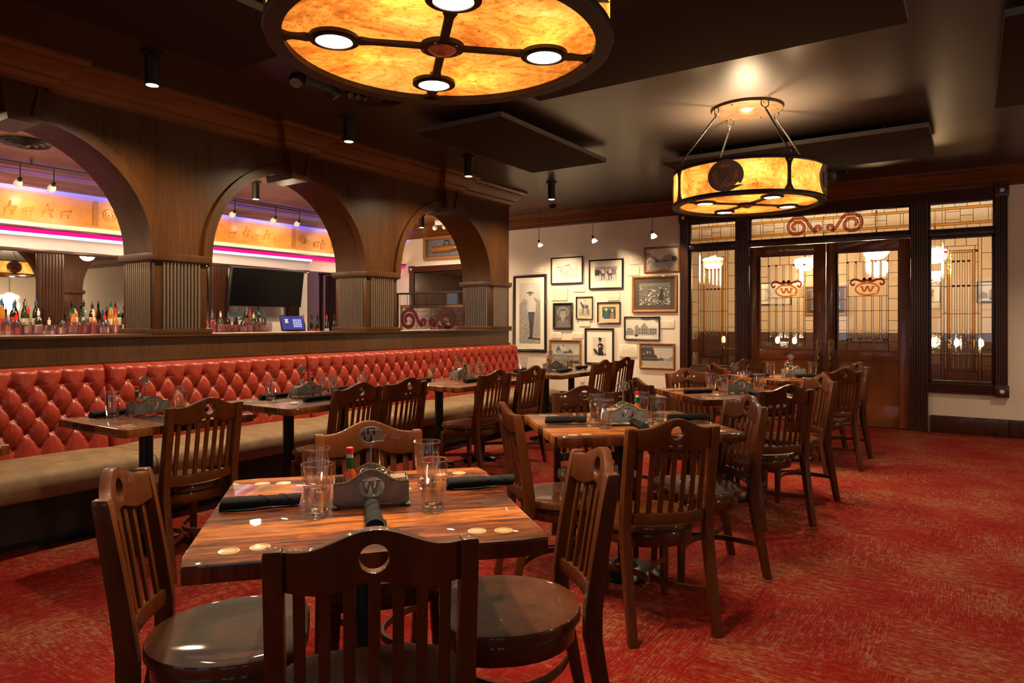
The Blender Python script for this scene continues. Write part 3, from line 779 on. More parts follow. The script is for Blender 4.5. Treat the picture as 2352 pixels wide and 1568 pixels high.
def door_leaf(name, x0, x1, g0, g1, hinge_left, lab):
    zt = 2.388; d = .045; t = thing(name, lab, 'door', kind='structure')
    z0, z1 = .985, 2.245; y0, y1 = YB + .02, YB + .02 + d
    mb = MB()
    for a, b, c, e in ((x0, g0 - .012, .01, zt), (g1 + .012, x1, .01, zt), (g0 - .012, g1 + .012, z1 + .012, zt), (g0 - .012, g1 + .012, .84, z0 - .012), (g0 - .012, g1 + .012, .01, .28)): mb.span((a, y0, c), (b, y1, e))
    mb.build('leaf', M['door'], t, bevel=.003)
    mb = MB(); mb.span((g0 - .012, y0 + .012, .28), (g1 + .012, y1 - .005, .84)); mb.build('lower_panel', M['door'], t)
    mb = MB()
    for a, b, c, e in ((g0 - .014, g0, z0 - .014, z1 + .014), (g1, g1 + .014, z0 - .014, z1 + .014), (g0, g1, z0 - .014, z0), (g0, g1, z1, z1 + .014)): mb.span((a, y0 - .006, c), (b, y0 + .03, e))
    mb.build('glazing_bead', M['door'], t)
    mb = MB(); y = y0 + .022; W = g1 - g0; H = z1 - z0
    X = lambda u: g0 + W * u
    Zf = lambda u: z0 + H * u
    zz = [0, .09, .20, .30, .40, .52, .645, .78, .90, 1]
    for k, (a, b) in enumerate(zip(zz, zz[1:])):
        for u, v in ((0, .145), (.845, 1)): lead_box(mb, X(u), X(v), Zf(a), Zf(b), y, 1)
    for a, b in ((0, .075), (.905, 1)):
        for u, v, g in ((.145, .37, 1), (.37, .545, 2), (.545, .845, 1)): lead_box(mb, X(u), X(v), Zf(a), Zf(b), y, g)
    lead_box(mb, X(.145), X(.845), Zf(.075), Zf(.11), y, 1)
    nb = 5; w = .70 / nb; t_ = .028
    for (a, b) in ((.11, .40), (.40, .55), (.715, .905)):
        for k in range(nb):
            u = .145 + w * k
            lead_box(mb, X(u + t_), X(u + w), Zf(a), Zf(b), y, 2)
        for k in range(nb + 1):
            u = min(.845 - t_, .145 + w * k); lead_box(mb, X(u), X(u + t_), Zf(a), Zf(b), y, 1)
    lead_box(mb, X(.17), X(.82), Zf(.55), Zf(.715), y, 2)
    for u in (.145, .145 + w, .145 + 3 * w + .05, .817):
        mb.span((X(u), y - .0045, Zf(.89)), (X(u) + .022, y - .0025, Zf(.91)), 4)
    for u in (.145, .20, .76, .817): mb.span((X(u), y - .0045, Zf(.09)), (X(u) + .022, y - .0025, Zf(.11)), 4)
    # emblem: amber ring and W under a ruby scroll
    cx, cz = (g0 + g1) / 2 - .005, Zf(.622)
    Tm = lambda p: (cx + p[0], y - .006 + p[1] * .3, cz + p[2])
    add_ring(mb, Tm, .135, .078, .020, .008, 3); add_w(mb, Tm, .125, .082, .006, 3)
    for sx in (-1, 1):
        P = [(cx + sx * px, cz + .10 + pz) for px, pz in ((.0, .015), (.03, .0), (.07, .0), (.11, .022), (.15, .028), (.185, .012), (.195, -.02), (.18, -.045), (.155, -.045), (.145, -.025))]
        ribbon(mb, P, .02, y - .006, 4); ribbon(mb, [(a, b + .012) for a, b in P], .005, y - .008, 0); ribbon(mb, [(a, b - .012) for a, b in P], .005, y - .008, 0)
        mb.lathe([(0, 0), (.02, 0), (.02, .006), (0, .006)], 14, (cx + sx * .033, y - .006, cz + .128), 0, Matrix.Rotation(PI / 2, 3, 'X'))
    mb.build('leaded_pane', GM, t, smooth=False)
    hx = x0 if hinge_left else x1
    for z in (.35, .95, 1.555, 2.2):
        mb = MB(); mb.tube([(hx, y0 - .008, z - .065), (hx, y0 - .008, z + .065)], .009, 8); mb.build('hinge', M['brass'], t)
    xh = x1 - .075 if hinge_left else x0 + .06
    mb = MB(); mb.prism([(xh - .04, .64), (xh + .04, .64), (xh + .04, 1.08), (xh + .03, 1.115), (xh, 1.13), (xh - .03, 1.115), (xh - .04, 1.08)], y0 - .008, y0, 'xz'); pl = mb.build('handle_plate', M['brass'], t, bevel=.002)
    mb = MB(); mb.tube([(xh, y0 - .01, .92), (xh, y0 - .045, .90), (xh, y0 - .055, .85), (xh, y0 - .055, .76), (xh, y0 - .04, .71), (xh, y0 - .008, .70)], .012, 10); mb.build('pull', M['brass'], pl)
    mb = MB(); mb.lathe([(.018, 0), (.018, .014), (0, .016)], 16, (xh, y0 - .008, 1.06), rot=Matrix.Rotation(PI / 2, 3, 'X')); mb.build('lock', M['brass'], pl)
    if hinge_left:
        mb = MB(); Tm = lambda p: ((g0 + g1) / 2 + .0 + p[0], y0 - .003 + p[1] * .3, .915 + p[2])
        add_ring(mb, Tm, .042, .028, .005, .004); add_w(mb, Tm, .038, .028, .003); mb.build('engraved_mark', M['brass'], t)
door_leaf('door_1', -2.595, -1.613, -2.448, -1.766, True, 'left walnut door with leaded glass and amber W emblem')
door_leaf('door_2', -1.605, -.64, -1.459, -.777, False, 'right walnut door with leaded glass and amber W emblem')

# ---- foyer beyond the glass
o = MB().span((-5, YB + .15, -.05), (2.5, 15, 0)).build('floor', M['carpet'], smooth=False); struct(o, 'red carpet of the room beyond the glazed doors', 'floor')
o = MB().span((-5, YB + .15, CH), (2.5, 15, CH + .05)).build('ceiling', M['cream'], smooth=False); struct(o, 'pale ceiling of the room beyond the glazed doors', 'ceiling')
o = MB().span((-5, 14, 0), (2.5, 14.1, CH)).span((-5.1, YB + .15, 0), (-5, 14, CH)).span((2.5, YB + .15, 0), (2.6, 14, CH)).build('wall_foyer', M['foyer'], smooth=False); struct(o, 'cream walls of the room beyond the glazed doors', 'wall')
o = MB().span((-5, 13.97, 0), (2.5, 14, 1.15)).build('trim_7', M['wainscot'], bevel=.004); struct(o, 'dark wainscot in the room beyond the glazed doors', 'trim')
lampc = [(-3.9, 12.3), (-3.0, 11.4), (-2.1, 12.6), (-1.2, 11.6), (-.5, 12.9), (.5, 11.8), (1.2, 12.9), (-2.55, 13.4)]
L0 = None
for i, (x, y) in enumerate(lampc):
    lb = ['bowl pendant lamp glowing behind the left sidelight glass', 'near bowl pendant lamp seen at the left sidelight', 'bowl pendant lamp glowing behind the left door glass', 'bowl pendant lamp glowing in the right door glass', 'far bowl pendant lamp behind the right door', 'bowl pendant lamp behind the right sidelight glass', 'far bowl pendant lamp behind the right sidelight', 'far bowl pendant lamp behind the left door'][i]
    if L0 is None:
        L0 = thing('pendant_lamp', lb, 'pendant lamp', (x, y, 0), group='bowl lamps beyond the doors')
        MB().tube([(0, 0, 2.5), (0, 0, CH)], .012, 8).build('stem', M['brass'], L0)
        MB().lathe([(0, 2.28), (.09, 2.30), (.16, 2.36), (.19, 2.45), (.17, 2.5), (.04, 2.53), (0, 2.53)], 24).build('lamp_shade', M['globe'], L0)
    else: dup(L0, (x, y, 0), 0, lb)
for i in range(10):  # lamps added to stand for blurred points of light beyond the glass
    lft = i < 5; x = (-3.95 + .32 * i) if lft else (-.85 + .32 * (i - 5)); lb = '%s added candle lamp for sparkle on the %s console beyond the glass' % (('first', 'second', 'third', 'fourth', 'fifth')[i % 5], 'left' if lft else 'right')
    if i == 0:
        cl0 = thing('sparkle_lamp', lb, 'candle lamp', (x, 13.1, .8405), group='added candle lamps beyond the doors'); MB().lathe([(0, 0), (.03, 0), (.035, .01), (.012, .03), (.012, .10), (.02, .11), (0, .11)], 14).build('stand', M['brass'], cl0); MB().lathe([(.018, .11), (.04, .14), (.038, .2), (.02, .23), (0, .235)], 16).build('lamp_shade', M['globe'], cl0)
    else: dup(cl0, (x, 13.1 + .12 * (i % 2), .8405), 0, lb)
fx = [(-3.3, 'left'), (-.2, 'right')]
for i, (x, nm) in enumerate(fx):
    t = thing('console_table', 'dark console table in the room beyond, behind the %s glass' % nm, 'console table', (x, 13.2, 0))
    MB().span((-.9, -.3, .8), (.9, .3, .84)).build('tabletop', M['casing'], t, bevel=.004)
    for sx in (-.82, .82):
        for sy in (-.24, .24): MB().span((sx - .03, sy - .03, 0), (sx + .03, sy + .03, .8)).build('leg', M['casing'], t)
# ------------------------------------------------------------------ chairs
def chair_parts(t):
    W = .425; px = W / 2 - .019; wd = M['chair']
    def post(sx):                                       # one piece: raked rear leg and back post
        prof = [(0, .0, .034), (.012, .15, .040), (.040, .32, .048), (.058, .42, .052), (.058, .50, .052), (.040, .64, .048), (.014, .80, .044), (.0, .885, .040), (-.003, .897, .036)]
        mb = MB(); rings = []
        for y, z, d in prof:
            yy = y - (.0 if z > .2 else (.2 - z) * .12); w = .019 if z < .89 else .017
            rings.append([(sx * px - w, yy - d / 2, z), (sx * px + w, yy - d / 2, z), (sx * px + w, yy + d / 2, z), (sx * px - w, yy + d / 2, z)])
        mb.loft(rings); return mb.build('leg', wd, t, bevel=.0035, seg=2)
    for s in (-1, 1): post(s)
    hw = px - .017
    yb = lambda z: .058 + (z - .5) / .385 * -.058        # rake of the back
    bow = lambda x: -.034 * (1 - (x / hw) ** 2)
    top = lambda x: .893 + .045 * (.5 + .5 * math.cos(PI * min(1, abs(x) / (hw * .86))))
    bot = lambda x: .803 + .026 * (.5 + .5 * math.cos(PI * min(1, abs(x) / (hw * .62)))) + .006 * max(0, (abs(x) / hw - .75) / .25)
    T = lambda p: (p[0], p[1] + yb(p[2]) + .004, p[2])
    xs = [hw * (k / 14 * 2 - 1) for k in range(15)]
    mb = MB(); mb.holed(xs, top, bot, (0, .878, .0292, .0292), .030, bow, 0, T); mb.build('crest_rail', wd, t, bevel=.005, seg=2, angle=40)
    mb = MB(); rings = []
    for k in range(13):
        x = hw * (k / 12 * 2 - 1); y = yb(.51) + bow(x) * .9
        rings.append([(x, y - .012, .480), (x, y + .012, .480), (x, y + .010, .530), (x, y - .012, .530)])
    mb.loft(rings); mb.build('back_rail', wd, t, bevel=.004)
    for k in range(7):
        x = (k - 3) * .0485; mb = MB(); rings = []
        for z in (.522, .62, .72, bot(x) + .012):
            y = yb(z) + bow(x) * (.92 + .08 * (z - .5) / .3) + .003; a = .0115
            rings.append([(x - a, y - .006, z), (x + a, y - .006, z), (x + a, y + .006, z), (x - a, y + .006, z)])
        mb.loft(rings); mb.build('slat', wd, t, bevel=.0025, seg=1)
    # seat: rounded behind, squarer in front, slightly dished
    def outline(g=0, n=48):
        P = []
        for k in range(n):
            a = 2 * PI * k / n; c, s = math.cos(a), math.sin(a)
            e = .62 if s > 0 else .92
            x = math.copysign(abs(c) ** e, c) * (.235 + g - (.018 if s < 0 else 0) * abs(s)); y = .285 + math.copysign(abs(s) ** e, s) * ((.205 if s > 0 else .235) + g)
            P.append((x, y))
        return P
    mb = MB(); O = outline(); rings = []
    for f, z in ((1, .433), (1, .455), (.985, .462), (.93, .463), (.75, .458), (.5, .453), (.22, .452)):
        rings.append([(x * f, .285 + (y - .285) * f, z) for x, y in O])
    mb.loft(rings); mb.build('seat', wd, t, angle=50)
    mb = MB(); mb.loft([[(x, y, z) for x, y in outline(-.018)] for z in (.366, .434)]); mb.build('seat_rail', wd, t, bevel=.004, seg=1, angle=50)
    for s in (-1, 1):
        mb = MB(); mb.loft([[(s * x - w, y - w, z), (s * x + w, y - w, z), (s * x + w, y + w, z), (s * x - w, y + w, z)] for x, y, z, w in ((.186, .452, 0, .014), (.180, .447, .2, .017), (.172, .440, .385, .021))]); mb.build('leg', wd, t, bevel=.003, seg=1)
    for s in (-1, 1):                                    # bowed stretchers meeting in the middle
        mb = MB(); rings = []
        for k in range(17):
            u = k / 16; y = .035 + u * .40; x = s * (.184 - .166 * math.sin(PI * u) ** .8)
            d = .008; dx = .008
            rings.append([(x - dx, y - d * .2, .165), (x + dx, y + d * .2, .165), (x + dx, y + d * .2, .192), (x - dx, y - d * .2, .192)])
        mb.loft(rings); mb.build('stretcher', wd, t, bevel=.002, seg=1)
CHAIRS = [
 (-1.0, .985, -.725, .69, 'nearest dining chair, its back to the viewer at the front table'),
 (-1.948, .97, .66, .75, 'dining chair at the left side of the nearest table, seen from the side'),
 (-1.01, 1.96, -.72, -.69, 'dining chair on the right of the nearest table with glossy lit seat'),
 (-2.02, 1.965, .8, -.6, 'dining chair behind the nearest table, crest facing the viewer behind the caddy'),
 (-1.05, 2.775, -.74, .67, 'dining chair with its back to the viewer at the second centre table'),
 (-1.04, 3.83, -.72, -.69, 'dining chair at the right corner of the second centre table'),
 (-1.948, 2.86, .69, .72, 'dining chair at the left of the second centre table, right behind the nearest table'),
 (-2.03, 3.84, .66, -.75, 'dining chair facing the viewer behind the second centre table'),
 (-1.01, 4.70, -.78, .62, 'dining chair with its back to the viewer at the third centre table'),
 (-.99, 5.745, -.74, -.67, 'dining chair at the right corner of the third centre table'),
 (-2.01, 4.667, .72, .70, 'dining chair at the left of the third centre table, behind the tall emblem holder'),
 (-2.08, 5.84, .80, -.60, 'dining chair facing the viewer behind the third centre table, by the white wall'),
 (-.97, 6.72, -.79, .61, 'reddish dining chair with its back to the viewer at the farthest centre table'),
 (-.98, 7.67, -.74, -.67, 'rightmost dining chair, right of the farthest table before the double doors'),
 (-2.11, 6.76, .75, .66, 'dining chair at the left of the farthest centre table, before the left sidelight'),
 (-2.05, 7.68, .82, -.57, 'dining chair facing the viewer behind the farthest centre table, before the left door'),
 (-3.43, 2.13, -1, .03, 'dining chair at the nearest banquette table, its back to the aisle'),
 (-3.45, 3.25, -1, .01, 'left dining chair of the pair at the second banquette table'),
 (-3.455, 3.73, -1, .02, 'right dining chair of the pair at the second banquette table'),
 (-3.39, 4.77, -1, .05, 'left dining chair of the pair at the third banquette table'),
 (-3.435, 5.43, -1, .04, 'right dining chair of the pair at the third banquette table'),
 (-3.335, 6.70, -1, .03, 'left dining chair of the pair at the far banquette table below the photographs'),
 (-3.385, 7.37, -1, .10, 'right dining chair of the pair at the far banquette table below the photographs'),
]
c0 = None
for x, y, fx, fy, lab in CHAIRS:
    rz = math.atan2(-fx, fy)
    if c0 is None:
        c0 = thing('dining_chair', lab, 'chair', (x, y, 0), rz, 'dark slat-back dining chairs'); chair_parts(c0)
    else: dup(c0, (x, y, 0), rz, lab)
# ------------------------------------------------------------------ tables
TZ = .80; KT = .931
def inlays(t, hx, hy):
    for sx in (-1, 1):
        for sy in (-1, 1):
            for k in (0, 1):
                p = (sx * (hx - .10 - .068 * k), sy * (hy - .085 - .012 * k), TZ)
                if hx > .5: p = (sx * (hx - .10 - .02 * k), sy * (hy - .09 - .075 * k), TZ)
                mb = MB(); mb.lathe([(.0245, -.003), (.0245, .0006), (0, .0007)], 24, p); o = mb.build('inlay', M['inlay'], t)
                mb2 = MB(); mb2.tube([(p[0] + .018 * math.cos(a * PI / 12), p[1] + .018 * math.sin(a * PI / 12), p[2] + .0008) for a in range(24)], .0007, 4, closed=True); mb2.build('branded_ring', M['frgold'], o)
def edge_outline(hx, hy, wav, n=14):
    P = []
    r = .012
    for k in range(n): u = k / n; P.append((-hx + r + (2 * hx - 2 * r) * u, -hy + wav * math.sin(9 * u + 1) * math.sin(PI * u)))
    for k in range(n): u = k / n; P.append((hx + wav * .8 * math.sin(7 * u + 2) * math.sin(PI * u), -hy + r + (2 * hy - 2 * r) * u))
    for k in range(n): u = k / n; P.append((hx - r - (2 * hx - 2 * r) * u, hy + wav * math.sin(8 * u) * math.sin(PI * u)))
    for k in range(n): u = k / n; P.append((-hx, hy - r - (2 * hy - 2 * r) * u))
    return P
def column(t, x, y, disc):
    mb = MB(); mb.lathe([(.038, .02), (.038, TZ - .05)], 24, (x, y, 0)); mb.build('column', M['blackm'], t)
    mb = MB(); mb.span((x - .13, y - .13, TZ - .056), (x + .13, y + .13, TZ - .045)); mb.build('top_plate', M['black'], t)
    mb = MB()
    if disc: mb.lathe([(0, 0), (.185, 0), (.19, .012), (.16, .022), (.07, .035), (.05, .06), (.038, .065)], 36, (x, y, 0))
    else:
        for k in range(4):
            a = k * PI / 2; d = Vector((math.cos(a), math.sin(a), 0)); n = Vector((-d.y, d.x, 0)); c = Vector((x, y, 0)); R = []
            for s_, w, z0, z1 in ((.0, .038, .01, .07), (.10, .030, .006, .055), (.20, .024, 0, .03)):
                q = c + d * s_; R.append([q - n * w + Vector((0, 0, z0)), q + n * w + Vector((0, 0, z0)), q + n * w + Vector((0, 0, z1)), q - n * w + Vector((0, 0, z1))])
            mb.loft(R)
    mb.build('base', M['blackm'], t, bevel=.004)
def make_table(lab, x, y, rz, hx, hy, cols, disc, grp, wav=.004):
    tm = 'table' if disc else ('tablemid' if 'lighter' in lab else 'tabledark')
    t = thing('dining_table', lab, 'table', (x, y, 0), rz, grp)
    mb = MB(); mb.prism(edge_outline(hx, hy, wav), TZ - .045, TZ); mb.build('tabletop', M[tm], t, bevel=.006, seg=2, angle=30)
    for c in cols: column(t, c[0], c[1], disc)
    inlays(t, hx, hy); return t
R48 = math.radians(48)
t1 = make_table('nearest square glossy wood table, at the centre foreground', -1.491, 1.443, R48, .433, .433, [(0, 0)], True, 'square tables in the centre row', .006)
def tdup(lab, x, y, deg):
    dup(t1, (x, y, 0), math.radians(deg), lab)
make_table('second square wood table of the centre row, behind the nearest', -1.553, 3.39, math.radians(43.5), .478, .435, [(0, 0)], True, 'square tables in the centre row', .005)
tdup('third square wood table of the centre row, left of the double doors', -1.555, 5.29, 44)
tdup('farthest square wood table of the centre row, before the double doors', -1.49, 7.16, 46)
GB = 'tables along the red banquette'
make_table('banquette table cut off at the left edge of the view', -3.87, .885, 0, .36, .375, [(-.13, 0)], False, GB)
b1 = make_table('small banquette table nearest the viewer, beside one chair', -3.88, 2.12, 0, .365, .375, [(-.14, 0)], False, GB)
def blong(lab, xc, ya, yb, ca, cb): return make_table(lab, xc, (ya + yb) / 2, PI / 2, (yb - ya) / 2, .37, [(ca - (ya + yb) / 2, .14), (cb - (ya + yb) / 2, .14)], False, GB)
blong('long banquette table second from the viewer', -3.885, 2.74, 3.96, 3.13, 3.64)
blong('lighter brown long banquette table third from the viewer', -3.885, 4.42, 5.66, 4.78, 5.37)
blong('far banquette table below the wall of photographs', -3.84, 6.03, 7.45, 6.58, 7.17)

# ------------------------------------------------------------------ banquette
def tuft(y, z, y0, Ls):
    """0 at folds .. 1 on pillow tops"""
    s = (Ls - .29) / 10; r = .104; zt = .925
    yy = (y - y0 - .145) / s
    if z > zt + .0: v = abs(math.sin(PI * yy)); return .25 + .75 * v ** .55 * (1 - .0 * z)
    zz = (z - zt) / (2 * r)
    if z < zt - 4 * r:
        yq = yy; v = abs(math.sin(PI * yq)); return .3 + .7 * v ** .6
    a = yy + zz; b = yy - zz
    return (abs(math.sin(PI * a)) * abs(math.sin(PI * b))) ** .40
def button_dip(y, z, y0, Ls):
    s = (Ls - .29) / 10; r = .104; j = round((.925 - z) / r); j = max(0, min(4, j)); best = 0
    for jj in (j - 1, j, j + 1):
        if 0 <= jj <= 4:
            off = .5 * (jj % 2); k = round((y - y0 - .145) / s - off); k = max(-1 if jj % 2 else 0, min(10, k)); d = math.hypot(y - (y0 + .145 + (k + off) * s), z - (.925 - jj * r))
            best = max(best, math.exp(-(d / .022) ** 2))
    return best
def make_banquette(y0, y1, lab):
    Ls = y1 - y0; t = thing('banquette', lab, 'banquette', (0, y0, 0), group='button-tufted banquette sections')
    def surf(u, v):
        y = .004 + (Ls - .008) * u; z = .44 + .595 * v
        h = tuft(y + y0, z, y0, Ls); d = button_dip(y + y0, z, y0, Ls)
        ex = min(1, min(u, 1 - u) * Ls / .03); ez = min(1, (1 - v) * .595 / .05)
        edge = math.sqrt(max(0, 1 - (1 - ex) ** 2)) * math.sqrt(max(0, 1 - (1 - ez) ** 2))
        base = -5.205 - (z - .44) * .11
        return (base + (.037 * h - .018 * d + .037) * edge, y, z)
    mb = MB(); nu, nv = int(Ls / .0075), 80
    mb.grid(surf, nu, nv)
    mb.span((-5.27, .002, .3), (-5.262, Ls - .002, 1.03)); 
    bk = mb.build('back_cushion', M['red'], t, angle=70)
    mb = MB()
    R = []
    for k in range(9):
        R.append(0)
    s = (Ls - .29) / 10; btn = None
    for j in range(5):
        for k in range(-1 if j % 2 else 0, 11):
            off = .5 * (j % 2)
            y = .145 + (k + off) * s; z = .925 - j * .104
            if y < .03 or y > Ls - .03: continue
            x = -5.205 - (z - .44) * .11 + .017
            if btn is None:
                b = MB(); b.lathe([(.0135, 0), (.012, .005), (.006, .009), (0, .0095)], 12, rot=Matrix.Rotation(PI / 2, 3, 'Y')); btn = b.build('button', M['red'], bk, loc=(x, y, z))
            else:
                q = btn.copy(); COL.objects.link(q); q.parent = bk; q.location = (x, y, z)
    # seat cushion with soft front, dark kick base
    prof = [(-5.19, .30), (-5.19, .452), (-5.10, .462), (-4.85, .470), (-4.62, .468), (-4.55, .455), (-4.525, .425), (-4.52, .36), (-4.53, .31), (-4.56, .295), (-4.8, .295)]
    mb = MB(); n = 10; rings = []
    for i in range(n + 1):
        u = i / n; e = 1 - .16 * max(0, 1 - min(u, 1 - u) * Ls / .05); 
        rings.append([(-4.85 + (x + 4.85) * (1 - (1 - e) * .25), .003 + (Ls - .006) * u, .38 + (z - .38) * e) for x, z in prof])
    mb.loft(rings); mb.build('seat_cushion', M['suede'], t, angle=60)
    mb = MB(); mb.span((-5.26, 0, .06), (-4.59, Ls, .297)); mb.span((-5.26, 0, 0), (-4.66, Ls, .06)); mb.build('base', M['blackv'], t)
    return t
SEAMS = [-1.14, .665, 2.467, 4.269, 6.065, 7.87]
for (a, b), lab in zip(zip(SEAMS, SEAMS[1:]), ('red tufted banquette section cut off left of the view', 'red tufted banquette section nearest the viewer, at the left edge', 'red tufted banquette section behind the small near table', 'red tufted banquette section behind the second and third tables', 'red tufted banquette section at the far end by the photographs')):
    make_banquette(a, b, lab)

# ------------------------------------------------------------------ tableware
def place(proto, x, y, z, rz, lab):
    r = dup(proto, (x, y, z), rz, lab); return r
g0 = MB(); g0.lathe([(.0322, .0195), (.0445, .1445), (.0447, .147), (.0440, .1485), (.0428, .1485), (.0420, .147), (.0416, .1445), (.0298, .0195)], 36, mat=[0, 1, 1, 1, 1, 1, 0]); g0.lathe([(0, .0008), (.0285, .0), (.0305, .003), (.0322, .0195), (.0298, .0195), (.026, .014), (.015, .0115), (0, .011)], 36, mat=1)
gl = None
GLASS = {
 'nearest table': [(-1.62, 1.362, 'front left glass'), (-1.825, 1.53, 'left glass at the back'), (-1.376, 1.605, 'front right glass'), (-1.60, 1.835, 'right glass at the back')],
 'second centre table': [(-1.66, 3.37, 'front glass'), (-1.825, 3.59, 'left glass behind the front one'), (-1.49, 3.70, 'right front glass'), (-1.66, 3.86, 'right glass at the back')],
 'third centre table': [(-1.80, 5.62, 'left glass'), (-1.66, 5.48, 'front glass'), (-1.62, 5.95, 'glass at the back'), (-1.44, 5.73, 'right glass')],
 'farthest centre table': [(-1.79, 7.60, 'left glass'), (-1.58, 7.46, 'front glass'), (-1.68, 7.95, 'glass at the back'), (-1.42, 7.85, 'right glass')],
 'small near banquette table': [(-4.34, 2.085, 'left glass'), (-4.33, 2.51, 'right glass')],
 'second banquette table': [(-4.33, 3.21, 'left glass'), (-4.41, 3.78, 'back glass of the middle pair'), (-4.20, 3.70, 'front glass of the middle pair'), (-4.30, 4.10, 'right glass')],
 'third banquette table': [(-4.42, 5.14, 'left glass'), (-4.14, 5.42, 'front glass before the caddy'), (-4.46, 5.62, 'glass behind the caddy'), (-4.36, 5.86, 'right glass')],
 'far banquette table': [(-4.42, 6.80, 'left glass'), (-4.35, 7.28, 'glass behind the caddy'), (-4.05, 7.16, 'front glass before the caddy'), (-4.25, 7.62, 'right glass')],
}
for tb, lst in GLASS.items():
    for x, y, w in lst:
        lab = 'empty pint glass, %s on the %s' % (w, tb)
        if gl is None:
            gl = g0.build('pint_glass', [M['pint'], M['pintbase']], loc=(x * KT, y * KT, TZ + .0008), angle=60); tag(gl, lab, 'glass', 'empty pint glasses')
        else:
            q = gl.copy(); COL.objects.link(q); q.location = (x * KT, y * KT, TZ + .0008); q['label'] = lab
# rolled napkins
def napkin_mesh():
    mb = MB(); Ls = .22; n = 14; m = 18; rings = []
    for i in range(n + 1):
        u = i / n; x = (u - .5) * Ls; r = .0195 + .0012 * math.sin(7 * u) - .002 * (u > .95)
        rings.append([(x + .004 * math.sin(2 * PI * k / m), r * 1.12 * math.cos(2 * PI * k / m) * (1 + .05 * math.sin(3 * u + k)), .0175 + r * .88 * math.sin(2 * PI * k / m)) for k in range(m)])
    mb.loft(rings)
    for k in range(3):                                   # wrapped folds of the cloth
        u0 = -.09 + .06 * k; mb.loft([[(u0 + .05 * v, .0215 * math.cos(a), .0180 + .0170 * math.sin(a)), (u0 + .05 * v + .004, .0226 * math.cos(a), .0182 + .0182 * math.sin(a)), (u0 + .05 * v + .008, .0215 * math.cos(a), .0180 + .0170 * math.sin(a))] for v, a in [(q / 8, .1 + 2.6 * q / 8) for q in range(9)]], cap=False)
    mb.prism([(-.10, -.032), (-.02, -.034), (.03, -.02), (-.08, -.015)], .001, .004)
    return mb
nk = None
NAPK = [
 (-1.85, 1.335, 49, 'left edge of the nearest table'), (-1.44, 1.935, 48, 'right edge of the nearest table'), (-1.449, 1.425, 138, 'front middle of the nearest table, pointing at the viewer'),
 (-1.945, 3.44, 40, 'left corner of the second centre table'), (-1.40, 3.93, 42, 'right edge of the second centre table'), (-1.52, 3.50, 130, 'front edge of the second centre table behind a chair'),
 (-1.86, 5.48, 45, 'left edge of the third centre table'), (-1.82, 5.83, 130, 'back corner of the third centre table'), (-1.42, 5.56, 128, 'right front edge of the third centre table'),
 (-1.88, 7.47, 45, 'left edge of the farthest centre table'), (-1.45, 7.68, 50, 'right side of the farthest centre table'),
 (-4.42, 2.11, 95, 'small near banquette table behind the caddy'), (-4.13, 2.45, 85, 'small near banquette table in front of the caddy'),
 (-4.42, 3.30, 88, 'left end of the second banquette table behind the glass'), (-4.03, 3.40, 84, 'front edge of the second banquette table'), (-4.42, 3.95, 95, 'back edge of the second banquette table'), (-4.10, 4.0, 88, 'right end of the second banquette table'),
 (-4.40, 4.98, 95, 'left end of the third banquette table'), (-4.02, 5.27, 92, 'front edge of the third banquette table'), (-4.05, 5.80, 90, 'right front of the third banquette table'),
 (-4.38, 6.66, 90, 'left end of the far banquette table'), (-3.93, 6.92, 85, 'front edge of the far banquette table'), (-4.05, 7.56, 88, 'right end of the far banquette table'),
]
for x, y, d, w in NAPK:
    lab = 'rolled black napkin at the ' + w
    if nk is None:
        nk = napkin_mesh().build('rolled_napkin', M['napkin'], loc=(x * KT, y * KT, TZ + .0005), rz=math.radians(d), angle=60); tag(nk, lab, 'napkin', 'rolled black napkins')
    else:
        q = nk.copy(); COL.objects.link(q); q.location = (x * KT, y * KT, TZ + .0005); q.rotation_euler.z = math.radians(d); q['label'] = lab
# condiment caddies and what stands in them
def make_caddy(t):
    hl = .107; hd = .047
    top = lambda x: .071 + .036 * (.5 + .5 * math.cos(PI * min(1, abs(x) / (hl * .8))))
    xs = [hl * (k / 16 * 2 - 1) for k in range(17)]
    for sy in (-1, 1):
        mb = MB(); mb.holed(xs, top, lambda x: .012, (0, .060, .037, .029), .003, lambda x: sy * hd); pl = mb.build('side_panel', M['steel'], t)
        mb = MB(); add_w(mb, lambda p: (p[0] - .004, p[1] + sy * hd, .060 + p[2]), .042, .044, .003); mb.build('letter', M['steel'], pl, smooth=False)
        mb = MB()                                        # twisted rope edge
        for ph in (0, PI):
            mb.tube([(x_, sy * hd + .0022 * math.cos(ph + x_ * 620), top(x_) + .002 + .0022 * math.sin(ph + x_ * 620)) for x_ in [hl * (k / 110 * 2 - 1) for k in range(111)]], .0021, 5)
        mb.build('rope_edge', M['rope'], pl)
    for sx in (-1, 1): MB().span((sx * hl - .0015, -hd, .012), (sx * hl + .0015, hd, .071)).build('end_panel', M['steel'], t, bevel=.0008)
    MB().span((-hl, -hd, .012), (hl, hd, .015)).build('tray', M['steel'], t)
    for sx in (-1, 1):
        for sy in (-1, 1): MB().lathe([(0, 0), (.008, .001), (.011, .006), (.008, .011), (0, .012)], 14, (sx * (hl - .003), sy * (hd - .002), 0)).build('foot', M['steel'], t)
    mb = MB(); mb.tube([(0, .04, .013), (0, .04, .172)], .0028, 8); rod = mb.build('holder_rod', M['steel'], t)
    mb = MB(); Tm = lambda p: (p[0], .04 + p[1], .196 + p[2]); add_ring(mb, Tm, .033, .024, .0055, .005, 0, -30, 310); add_w(mb, Tm, .034, .036, .004); mb.build('holder_emblem', M['steel'], rod, smooth=False)
